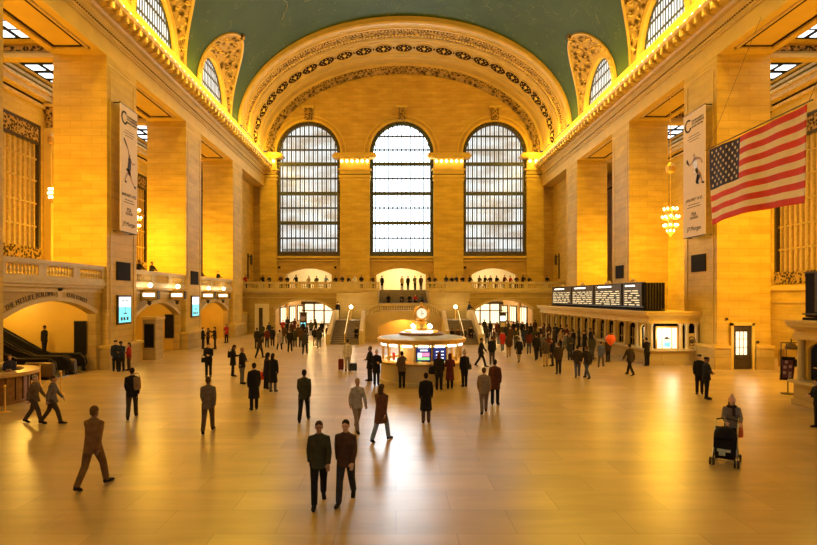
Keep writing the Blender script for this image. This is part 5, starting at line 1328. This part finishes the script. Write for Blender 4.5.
PX(203, 349, 110, 'fold', SH, BLK, BLK, 'short', HB, 'person in black leaning at the pier, left of the trio at the far left archway', h=1.76)
PX(208, 348.5, -60, 'fold', SH, BRN, BLK, 'long', HBR, 'person in brown jacket, middle of the trio at the far left archway', h=1.68)
PX(215, 349, -80, 'raise', SH, BLK, CHA, 'short', HB, 'person in black jacket with arm lifted, right of the trio at the far left archway', h=1.8)
PX(226.5, 343, -20, 'fold', SH, RED, BLK, 'short', HB, 'person in red vest and black trousers with arms folded by the far left arch', h=1.75)
PX(115.5, 371, 30, 'stand', SH, NAVY, BLK, 'cap', (.02, .02, .04), 'officer in dark uniform and cap, left of the group against the nearest left pier', h=1.75)
PX(121.5, 371.5, 0, 'phone', SH, NAVY, BLK, 'cap', (.02, .02, .04), 'officer in dark uniform and cap, middle of the group against the nearest left pier', h=1.72)
PX(129, 370.5, -60, 'fold', SH, RED, BRN, 'long', HBR, 'person in red jacket beside the two officers at the nearest left pier', h=1.6)
person(-18.3, 39.9, 0, 60, 'fold', SH, (.28, .20, .12), (.22, .16, .10), 'short', HG, 'person in pale clothes standing inside the middle left archway', h=1.7)
PX(347.5, 371, 190, 'stand', SH, (.55, .48, .38), (.42, .36, .28), 'short', HB, 'person in cream jacket and pale trousers standing between two suitcases', h=1.8)
PX(370, 381, -70, 'fold', MD, BLK, CHA, 'short', HBR, 'person in black coat, left of the pair at the left side of the booth', h=1.74)
PX(376.5, 385.5, 15, 'phone', MD, BLK, BLK, 'short', HG, 'grey-haired person in black overcoat facing the camera left of the booth', h=1.72)
PX(402, 388, 190, 'raise', SH, (.09, .055, .035), BLK, 'short', HB, 'person in brown jacket raising an arm at the booth counter', h=1.7)
PX(439, 390, 170, 'stand', MD, (.02, .016, .014), BLK, 'long', (.12, .03, .02), 'auburn-haired person in black coat with a big dark shoulder bag at the booth', h=1.72)
PX(450, 389, 180, 'fold', LG, MAR, BLK, 'hood', MAR, 'person in long maroon coat and hood at the booth counter', h=1.62)
PX(464.5, 387, 195, 'stand', SH, BLK, BLK, 'beanie', (.45, .34, .22), 'person in pale knitted hat and black jacket with a handbag at the booth', h=1.7)
PX(495, 405, 160, 'stand', MD, (.085, .03, .018), BLK, 'short', HB, 'person in brown coat standing right of the booth queue', h=1.78)
PX(484, 413, 175, 'walk', SH, (.22, .16, .11), (.17, .12, .09), 'short', HBR, 'person in beige grey jacket crossing in front of the brown-coated one', h=1.7)
PX(481, 366.5, 70, 'walk', SH, BLK, BLK, 'short', HB, 'person in black stepping away to the right behind the booth queue', h=1.78)
PX(492, 365, 180, 'stand', SH, BLK, (.06, .045, .04), 'short', HB, 'person in black jacket standing between the booth and the right crowd', h=1.78)
carer = PX(731.5, 456, -26, 'push', MD, (.20, .17, .15), GRY, 'beanie', (.66, .40, .34), 'person in mottled grey coat and pink bobble hat behind the stroller', h=1.60, eyes=True, skin=2)
J = solve('push'); o = part_mesh('hair', get(('h', 'long'), hair_mesh, 'long'), cloth(HB), carer, J['head'] + V((0, 0, -.01))); o.rotation_euler = (J['tilt'], 0, 0)
b = B(cloth((.03, .02, .025))); b.tube([J['neck'] + V((.095 * math.cos(k * PI / 8), -.01 + .10 * math.sin(k * PI / 8), -.01)) for k in range(17)], .042, 8); b.tube([J['neck'] + V((.03, -.11, -.02)), J['neck'] + V((.04, -.17, -.14)), J['neck'] + V((.04, -.18, -.27))], .04, 8); b.build('scarf', None, carer, True)
PX(699.5, 394, -30, 'stand', SH, BLK, BLK, 'cap', (.02, .02, .03), 'officer in black jacket, left of the pair in front of the lit pier door', h=1.72)
PX(706.5, 399, 40, 'fold', SH, (.02, .02, .03), BLK, 'cap', (.02, .02, .03), 'officer in black uniform with folded arms, right of the pair near the lit pier door', h=1.74)
PX(647, 366, 185, 'phone', SH, BLK, BLK, 'short', HB, 'person in black standing at the corner of the bright ticket window', h=1.74)
PX(630, 375, 200, 'walk', SH, (.05, .035, .025), BLK, 'short', HB, 'person in dark brown jacket walking toward the lit end of the ticket office', h=1.74)
PX(601, 367, 150, 'walk', SH, (.10, .11, .20), (.12, .10, .10), 'short', HBR, 'person in blue grey jacket just left of the orange balloon', h=1.6)
PX(608, 362, 180, 'stand', SH, (.05, .03, .02), BLK, 'short', HB, 'person in brown holding the orange balloon by the ticket office', h=1.6)
PX(577.5, 377, 165, 'walk', SH, (.045, .03, .025), (.10, .10, .16), 'short', HB, 'person in dark jacket and jeans, left of the pair in right middle', h=1.72)
PX(587, 378.5, 195, 'walk', SH, (.03, .022, .02), JEAN, 'short', HBR, 'person in black jacket and blue jeans, right of the pair in right middle', h=1.74)
PX(558.5, 374, 180, 'stand', SH, (.055, .035, .02), (.04, .028, .02), 'short', HBR, 'stocky person in brown jacket standing with back turned, right crowd', h=1.72)
PX(545.5, 366.5, 175, 'stand', SH, (.07, .05, .035), (.40, .28, .15), 'short', HBR, 'person in dark jacket and cream trousers in the right crowd', h=1.72)
PX(552.5, 366, -120, 'stand', SH, BLK, CHA, 'long', HB, 'black-coated person right of the one in cream trousers', h=1.68)
PX(536.5, 360, 175, 'walk', SH, BLK, BLK, 'short', HB, 'tall person in black walking away at left edge of the right crowd', h=1.84)
PX(819, 428, -90, 'phone', SH, BLK, BLK, 'short', HB, 'person in black cut off by the right edge of the picture', h=1.6)
# ---- bags, luggage, balloon
def strap_bag(px, py, z, w, h, d, col, label, name='handbag', rz=0, cat='bag', dy=0):
    x, y = ground(px, py); y += dy; m = cloth(col); r = empty(name, (x, y, z), R_(rz), label, cat)
    b = B(m); b.lathe([(.0001, 0), (.8, 0), (1, .12), (.95, .7), (.78, 1), (.0001, 1)], n=16); b.v = [(vx * w / 2, vy * d / 2, vz * h) for vx, vy, vz in b.v]; b.build('pouch', None, r, True)
    B(m).tube([(w * .35 * math.cos(t * PI / 10), 0, h * .95 + (.62 if name == 'shoulder_bag' else .16) * math.sin(t * PI / 10)) for t in range(11)], .012, 6).build('strap', None, r, True)
    return r
strap_bag(262.6, 388, .40, .26, .36, .14, (.70, .05, .02), 'bright red bag hanging beside the hooded person', 'shopping_bag')
strap_bag(433.0, 389.5, .72, .42, .36, .22, BLK, 'big dark bag on the shoulder of the auburn-haired person at the booth')
strap_bag(467.8, 386, .80, .38, .26, .16, (.05, .045, .03), 'dark handbag at the hip of the person in the pale knitted hat')
strap_bag(203.2, 377, .78, .22, .26, .14, BLK, 'small black bag at the elbow of the suited phone reader')
strap_bag(229.3, 376.5, 1.02, .18, .34, .26, BLK, 'black backpack on the dark-haired person seen sideways', 'backpack')
strap_bag(136.3, 418, 1.0, .34, .46, .2, (.26, .16, .07), 'tan backpack on the person striding toward the left archways', 'backpack')
def suitcase(px, py, w, h, d, col, label):
    x, y = ground(px, py); m = cloth(col); r = empty('suitcase', (x, y, 0), 0, label, 'suitcase')
    o = B(m).box(-w / 2, w / 2, -d / 2, d / 2, .06, .06 + h).build('case', None, r); bv = o.modifiers.new('b', 'BEVEL'); bv.width = .04; bv.segments = 3
    B(M['steel']).tube([(-w * .3, d * .3, h), (-w * .3, d * .3, h + .35), (w * .3, d * .3, h + .35), (w * .3, d * .3, h)], .012, 6).build('pull_handle', None, r)
    for sx in (-1, 1): B(M['rubber']).lathe([(.0001, -.02), (.04, -.02), (.04, .02), (.0001, .02)], n=12).build('wheel', None, r).matrix_local = Matrix.Translation((sx * w * .38, 0, .04)) @ Euler((0, PI / 2, 0)).to_matrix().to_4x4()
    return r
suitcase(341.0, 370.5, .30, .62, .3, (.14, .02, .012), 'maroon upright suitcase left of the person in cream')
suitcase(353.2, 371.5, .42, .42, .32, (.03, .035, .04), 'squat black suitcase right of the person in cream')
x, y = ground(610.5, 364); z = HC - (340 - 297) * y / 545
r = empty('balloon', (x, y, z), 0, 'bright orange balloon floating in front of the ticket office columns', 'balloon')
M['balloon'] = flat('orange_rubber', (.9, .14, .02), .3, noise=.05); M['balloon'].node_tree.nodes['Principled BSDF'].inputs['Subsurface Weight'].default_value = .3
B(M['balloon']).lathe([(.0001, -.36), (.05, -.34), (.12, -.27), (.26, -.08), (.32, .08), (.28, .22), (.15, .32), (.0001, .35)], n=20).build('skin', None, r, True); B(M['ink']).tube([(0, 0, -.35), (-.03, 0, -.7), (-.08, -.02, -1.1)], .006, 4).build('string', None, r)
# ---- stroller
def stroller():
    x, y = ground(725.5, 463); r = empty('stroller', (x, y, 0), R_(-36), 'black stroller with closed hood in front of the person in the bobble hat', 'stroller')
    mk = cloth((.012, .011, .016)); b = B(mk)   # hood: quarter shell
    n = 10
    for w0 in (1.0, .93):
        vs = []; fs = []
        for i in range(n + 1):
            a = -.35 + 2.2 * i / n
            for j in range(13):
                t = PI * j / 12; vs.append((.26 * w0 * math.cos(t), -.02 + (.34 * w0 * math.sin(t) ** .6) * -math.sin(a - .1), .62 + .36 * w0 * (math.sin(t) ** .6) * math.cos(a - .5) + .0))
        for i in range(n):
            for j in range(12): fs.append((i*13+j, i*13+j+1, (i+1)*13+j+1, (i+1)*13+j))
        b.add(vs, fs)
    b.build('hood', None, r, True)
    B(mk).box(-.23, .23, -.18, .14, .40, .48).box(-.23, .23, .10, .18, .42, .9).box(-.25, -.21, -.2, .15, .42, .66).box(.21, .25, -.2, .15, .42, .66).build('seat', None, r)
    B(mk).box(-.22, .22, -.28, -.18, .24, .66).build('foot_muff', None, r)
    b = B(cloth((.42, .48, .42))); b.box(-.16, .14, -.34, -.28, .36, .42); b.box(-.12, .02, -.335, -.285, .26, .36); b.build('hanging_cloth', None, r)
    b = B(cloth(BLK)); b.box(-.22, .22, -.16, .26, .14, .24); b.build('basket', None, r)
    b = B(M['steel'])
    for s in (-1, 1): b.tube([(s * .27, -.34, .12), (s * .26, -.1, .42), (s * .26, .2, .80), (s * .25, .46, 1.02)], .016, 8); b.tube([(s * .27, .30, .12), (s * .26, -.05, .62)], .014, 8)
    b.tube([(-.27, .3, .13), (.27, .3, .13)], .012, 6); b.tube([(-.27, -.34, .14), (.27, -.34, .14)], .012, 6); b.build('frame', None, r, True)
    B(M['rubber']).tube([(-.25, .46, 1.02), (-.15, .5, 1.05), (.15, .5, 1.05), (.25, .46, 1.02)], .02, 8).build('handlebar', None, r, True)
    for s in (-1, 1):
        for yy in (-.36, .32):
            for k in (-.035, .035):
                w = B(M['rubber']); w.lathe([(.0001, -.012), (.06, -.014), (.095, -.02), (.10, 0), (.095, .02), (.06, .014), (.0001, .012)], n=20); o = w.build('wheel', None, r, True); o.rotation_euler = (0, PI / 2, 0); o.location = (s * .27 + k, yy, .10)
    return r
stroller()
strap_bag(740.0, 461, .62, .17, .26, .09, (.55, .12, .03), 'orange red bag hanging at the right side of the stroller', 'hanging_bag')
# desk staff, escalator riders
person(-15.8, 22.3, .3, 25, 'fold', SH, (.03, .03, .06), BLK, 'short', HBR, 'person in dark uniform sitting behind the wooden desk at the left edge', h=1.62, skin=0)
person(-22.0, 29.4, 2.02, -95, 'stand', SH, (.07, .045, .02), BLK, 'short', HB, 'person in brown riding the nearer escalator', h=1.7)
person(-20.0, 31.0, .95, -95, 'stand', SH, BLK, BLK, 'short', HB, 'person in black low on the farther escalator', h=1.7)
# ---- crowd before the left passage
crowd = [
 (257, 349, 180, 'stand', BLK, BLK, 'short', 'black-clad person at the corner left of the left lower passage'),
 (259.5, 358, 160, 'walk', (.03, .02, .015), BLK, 'hood', 'hooded dark figure nearest the camera left of the left passage crowd'),
 (272.5, 346, 180, 'stand', BLK, BLK, 'short', 'person in black standing apart at left front of the left passage crowd'),
 (279.5, 350, 175, 'walk', (.30, .25, .28), BLK, 'short', 'person in pale lilac top in the left passage crowd'),
 (290, 352, 185, 'walk', BLK, BLK, 'short', 'person in black walking away, left of the bright gap in the left passage crowd'),
 (305, 354, 180, 'walk', CHA, BLK, 'short', 'person in charcoal walking away, right of the bright gap in the left passage crowd'),
 (315, 346, 170, 'stand', BLK, (.3, .25, .2), 'short', 'broad person in black with pale trousers in the left passage crowd'),
 (319, 348, 190, 'walk', CHA, GRY, 'long', 'long-haired person in charcoal at right front of the left passage crowd'),
 (322, 337, 0, 'walk', BLK, BLK, 'short', 'person in black coming out at right of the left passage'),
 (311, 336, 180, 'stand', GRY, BLK, 'short', 'person in grey right of the sign column in the left passage'),
 (298, 343, 175, 'walk', BRN, BLK, 'short', 'person in brown left of the sign column in the left passage'),
 (287.5, 330.5, 180, 'stand', BLK, BLK, 'short', 'person in black at the left jamb of the left passage'),
 (286.5, 338, 200, 'stand', BLK, CHA, 'short', 'left of the dark cluster in the left passage, person in black'),
 (291.5, 337.5, 160, 'stand', BRN, BLK, 'short', 'right of the dark cluster in the left passage, person in brown'),
 (283, 333.5, 20, 'walk', RED, BLK, 'short', 'person in red inside the left passage'),
 (328, 343, 20, 'stand', BRN, BLK, 'short', 'person in brown at the foot of the left stairs'),
]
crowd += [
 (490.5, 337, 180, 'stand', BLK, BLK, 'short', 'tall black-clad person at left of the right passage crowd'),
 (484.5, 333.5, 180, 'walk', CHA, BLK, 'short', 'charcoal-clad person deep at left in the right passage'),
 (502.5, 351, 175, 'walk', RED, GRY, 'short', 'person in a bright red jacket in the right passage crowd'),
 (508.7, 357, 170, 'walk', BRN, TAN, 'long', 'person in brown with tan trousers just in front of the red jacket'),
 (519, 362, 180, 'walk', BLK, (.25, .2, .15), 'short', 'person in black with wide bag-like jacket alone before the right crowd'),
 (513.5, 337, 180, 'stand', BLK, BLK, 'short', 'left of the dark pair in the right passage mouth, person in black'),
 (517.5, 336, 185, 'stand', NAVY, BLK, 'short', 'right of the dark pair in the right passage mouth, person in navy'),
 (522.5, 338, 0, 'walk', BLK, BLK, 'short', 'person in black walking out at the right side of the right passage'),
 (527, 336, 90, 'stand', CHA, BLK, 'short', 'person in charcoal sideways at the right jamb of the right passage'),
 (530.5, 341, 150, 'walk', BLK, BRN, 'short', 'person in black with brown trousers by the right jamb of the passage'),
 (540.5, 350, 180, 'stand', BLK, BLK, 'hood', 'hooded person in black near the far end of the ticket office'),
 (535, 335, 190, 'stand', BRN, BLK, 'short', 'small distant person in brown at the far end of the ticket office'),
 (548.5, 352, 90, 'stand', BLK, CHA, 'short', 'person in black at the ticket counter, first from the far end'),
 (554, 347.5, 90, 'fold', (.05, .035, .025), BLK, 'short', 'person in dark brown at the ticket counter, second from the far end'),
 (560.5, 350, 80, 'stand', TAN, BLK, 'short', 'person in tan jacket at the ticket counter'),
 (566, 345, 95, 'phone', BLK, BLK, 'short', 'person in black with phone behind the tan jacket at the ticket counter'),
 (573, 350.5, 190, 'stand', BLK, BLK, 'short', 'person in black facing away, in the middle of the ticket counter line'),
 (579, 347, 85, 'stand', CHA, BLK, 'bald', 'balding person in charcoal at the middle of the ticket counter'),
 (584.5, 354, 100, 'fold', BLK, BLK, 'cap', 'person in black and cap at the ticket counter line'),
 (590.5, 351, 85, 'stand', BLK, CHA, 'short', 'person in black at the ticket counter, left of the blue grey jacket'),
 (593, 358.5, 70, 'stand', BRN, BLK, 'long', 'long-haired person in brown close behind the blue grey jacket'),
]
more = []
side_ = ('left', 'right')
rows = [(0, [(262, 343), (267, 347.5), (284.5, 344), (295, 347), (301, 347.5), (307, 343), (303, 337), (294.5, 333), (316, 333), (269, 339)]),
        (1, [(487, 344), (494, 349), (499, 344), (506.5, 342.5), (511, 346), (516, 349.5), (524.5, 347), (529, 354), (535, 347), (497, 337.5), (508, 337.5), (543.5, 343), (549, 341.5), (555.5, 343.5), (560.5, 345), (541, 357), (549.5, 358.5), (565, 357), (570, 360), (566, 347), (592, 360)])]
cn = [('black', BLK), ('charcoal', CHA), ('brown', BRN), ('navy', NAVY), ('dark olive', OLV), ('grey', GRY), ('maroon', MAR)]
place = {0: ['behind the corner figure', 'between the corner figure and the lone one', 'behind the lilac top', 'left of the bright gap, front row', 'right of the bright gap, front row', 'behind the charcoal walker', 'just in front of the sign column', 'deep left of the sign column', 'deepest at the right jamb', 'deep at the left corner doorway'],
         1: ['at the foot of the right stairs', 'left of the red jacket, in front', 'left of the red jacket, behind', 'right behind the red jacket', 'behind the brown and tan walker', 'just behind the lone one with the wide jacket', 'in the gap before the passage jamb', 'in front of the passage jamb', 'beside the tall one walking away', 'left of the sign column', 'right of the sign column', 'at the far end of the counter, first', 'at the far end of the counter, second', 'at the counter behind the tan jacket', 'at the counter right of the tan jacket, far row', 'left of the cream trousers', 'right behind the cream trousers', 'behind the stocky one in brown', 'right of the stocky one in brown', 'at the middle of the counter, far row', 'just behind the blue grey jacket']}
rq = random.Random(5)
for sd, lst in rows:
    for k, (px, py) in enumerate(lst):
        nm_, cc = cn[rq.randrange(len(cn))]
        crowd.append((px, py, rq.choice((180, 170, 190, 0, 90, -80)), rq.choice(('stand', 'walk', 'fold', 'stand')), cc, rq.choice((BLK, CHA, JEAN, GRY)), rq.choice(('short', 'short', 'long', 'bun')), 'person in %s, %s, %s crowd' % (nm_, place[sd][k], side_[sd])))
rc = random.Random(11)
for (px, py, rz, pose, cc, tc_, hr, lb) in crowd:
    PX(px, py, rz, pose, rc.choice((SH, MD)), cc, tc_, hr, BLK if hr == 'hood' else rc.choice((HB, HBR)), lb, h=rc.uniform(1.64, 1.82))
# ---- balcony, stairs, gallery
def balc(px, rz, cc, hr, lb, pose='rail', yy=None):
    Y = (BY + .62) if yy is None else yy; X = (px - 396) * (BY if yy is None else Y) / 545
    return person(X, Y, GAL, rz, pose, SH, cc, BLK, hr, rc.choice((HB, HBR, HBL)), lb, h=rc.uniform(1.66, 1.82))
LB = [(244.5, RED, 'red top at the far left end of the balcony'), (262, BLK, 'black, first left of the left doorway on the balcony'), (268.5, CHA, 'charcoal, second left of the left doorway on the balcony'), (280, BRN, 'brown at the left jamb of the left lit doorway'),
 (286.5, BLK, 'black, tallest in front of the left lit doorway'), (295.5, BLK, 'black with broad shoulders in front of the left lit doorway'), (308, BEI, 'beige in front of the middle of the left lit doorway'), (316, GRY, 'grey at right of the left lit doorway'), (325, PBL, 'pale blue at the right jamb of the left lit doorway'),
 (335.5, BLK, 'black just right of the left lit doorway'), (341.8, CHA, 'charcoal, left of the pair above the left landing'), (347.5, BLK, 'black, right of the pair above the left landing'), (355, WHT, 'white above the left stairs'), (361, BLK, 'black above the left stairs, next to the white top'), (373, BRN, 'brown near the head of the stairs on the left')]
RBL = [(430, BLK, 'black, first right of the stair head'), (435, BRN, 'brown, second right of the stair head'), (446.5, CHA, 'charcoal above the right landing'), (452.5, BLK, 'black, left of the tall pair right of the stair head'), (457.5, NAVY, 'navy, right of the tall pair right of the stair head'), (463.5, BLK, 'black just left of the solid balcony panel end'),
 (470, BLK, 'black, left of the right lit doorway'), (480, GRY, 'grey at the left jamb of the right lit doorway'), (485.5, BLK, 'black in front of the right lit doorway, first'), (491.3, BRN, 'brown in front of the right lit doorway'), (497.5, BLK, 'black at the middle of the right lit doorway'), (505, MAR, 'maroon right of the middle of the right lit doorway'), (511, RED, 'red at the right of the right lit doorway'), (517.5, BRN, 'brown at the right jamb of the right lit doorway'),
 (524, BLK, 'black, left of the pair right of the right lit doorway'), (530, CHA, 'charcoal, right of the pair right of the right lit doorway'), (548.5, BLK, 'black alone at the right end of the balcony')]
for px, cc, lb in LB + RBL: balc(px, rc.uniform(-35, 35), cc, rc.choice(('short', 'short', 'long', 'bun')), 'person at balcony rail in ' + lb)
for px, cc, yy, pose, lb in ((382, BLK, 66.6, 'stand', 'person in black at the left side of the stair head'), (402, BEI, 66.8, 'stand', 'person in beige, left of the three standing in the middle doorway'), (408, BLK, 67.6, 'stand', 'person in black, middle of the three standing in the middle doorway'), (415, (.12, .09, .05), 66.7, 'phone', 'person in olive brown, right of the three standing in the middle doorway'), (421, BRN, 68.5, 'stand', 'person in brown at the right jamb of the middle doorway')):
    balc(px, rc.uniform(150, 210), cc, 'short', lb, pose, yy)
def zstep(y): k = int((y - 58.2) / .5); return 2.9 + (GAL - 2.9) * (k + 1) / 14
for px, cc, lb in ((388.5, BLK, 'person in black sitting at the left of the central flight'), (401.5, CHA, 'person in charcoal sitting in the middle of the central flight'), (410, BLK, 'person in black sitting right of centre on the central flight'), (415.5, RED, 'person in red sitting on the central flight above the clock'), (422, GRY, 'person in grey sitting at the right end of the central flight')):
    yy = 60.6; X = (px - 396) * yy / 545; 
    person(X, yy, zstep(yy) - .19, rc.uniform(-15, 15), 'sitlow', SH, cc, BLK, 'short', HB, lb, h=1.7)
person((338 - 396) * 57.0 / 545, 56.9, 2.0, 160, 'stand', SH, BLK, BLK, 'short', HB, 'person in black standing on the left stair landing by the wall', h=1.78)
person((468.5 - 396) * 56.8 / 545, 56.8, 2.0, 100, 'rail', SH, NAVY, JEAN, 'short', HB, 'person in navy bending forward on the right stair landing', h=1.78)
for k, (px, yy, cc, lb) in enumerate(((357, 50.6, BLK, 'person in black sitting on the lower steps of the left flight'), (451.5, 50.3, BLK, 'person in black sitting leftmost on the right flight'), (457.5, 50.3, BRN, 'person in brown sitting second from left on the right flight'), (464, 50.4, CHA, 'person in charcoal sitting third from left on the right flight'), (470, 50.6, BLK, 'person in black sitting rightmost on the right flight'))):
    X = (px - 396) * yy / 545; kk = int((yy - 49.2) / .4); person(X, yy, 2.0 * (kk + 1) / 12 - .19, rc.uniform(-20, 20), 'sitlow', SH, cc, BLK, 'short', HB, lb, h=1.72)
for px, Y, cc, lb in ((142.5, 38.9, BLK, 'person in black leaning on the middle left gallery rail, nearer of two'), (150.5, 40.9, CHA, 'person in charcoal leaning on the middle left gallery rail, farther of two'), (204.5, 51, BLK, 'person in black at the far left gallery rail, nearer of two'), (223, 56.0, BLK, 'broad person in black at the far left gallery rail, farther of two')):
    person(XL - .95, Y - .3, GAL, 70, 'rail', SH, cc, BLK, 'short', HB, lb, h=1.75)
# sign column in each lower passage
for i, (px, lb) in enumerate(((303.5, 'dark sign column with violet and green posters in the left lower passage'), (502.5, 'dark sign column with lit posters in the right lower passage'))):
    Y = 67.5; X = (px - 396) * Y / 545; r = empty('sign_column', (X, Y, 0), 0, lb, 'sign')
    B(M['bronze']).box(-.4, .4, -.25, .25, 0, 2.3).build('case', None, r); B(M['bronze']).box(-.46, .46, -.3, .3, 2.3, 2.42).build('cap', None, r)
    B(M['lilac'] if i == 0 else M['lit']).box(-.3, .3, -.28, -.25, 1.35, 1.95).build('upper_poster', None, r); B(M['screenc'] if i == 0 else M['cream']).box(-.3, .3, -.28, -.25, .6, 1.15).build('lower_poster', None, r)
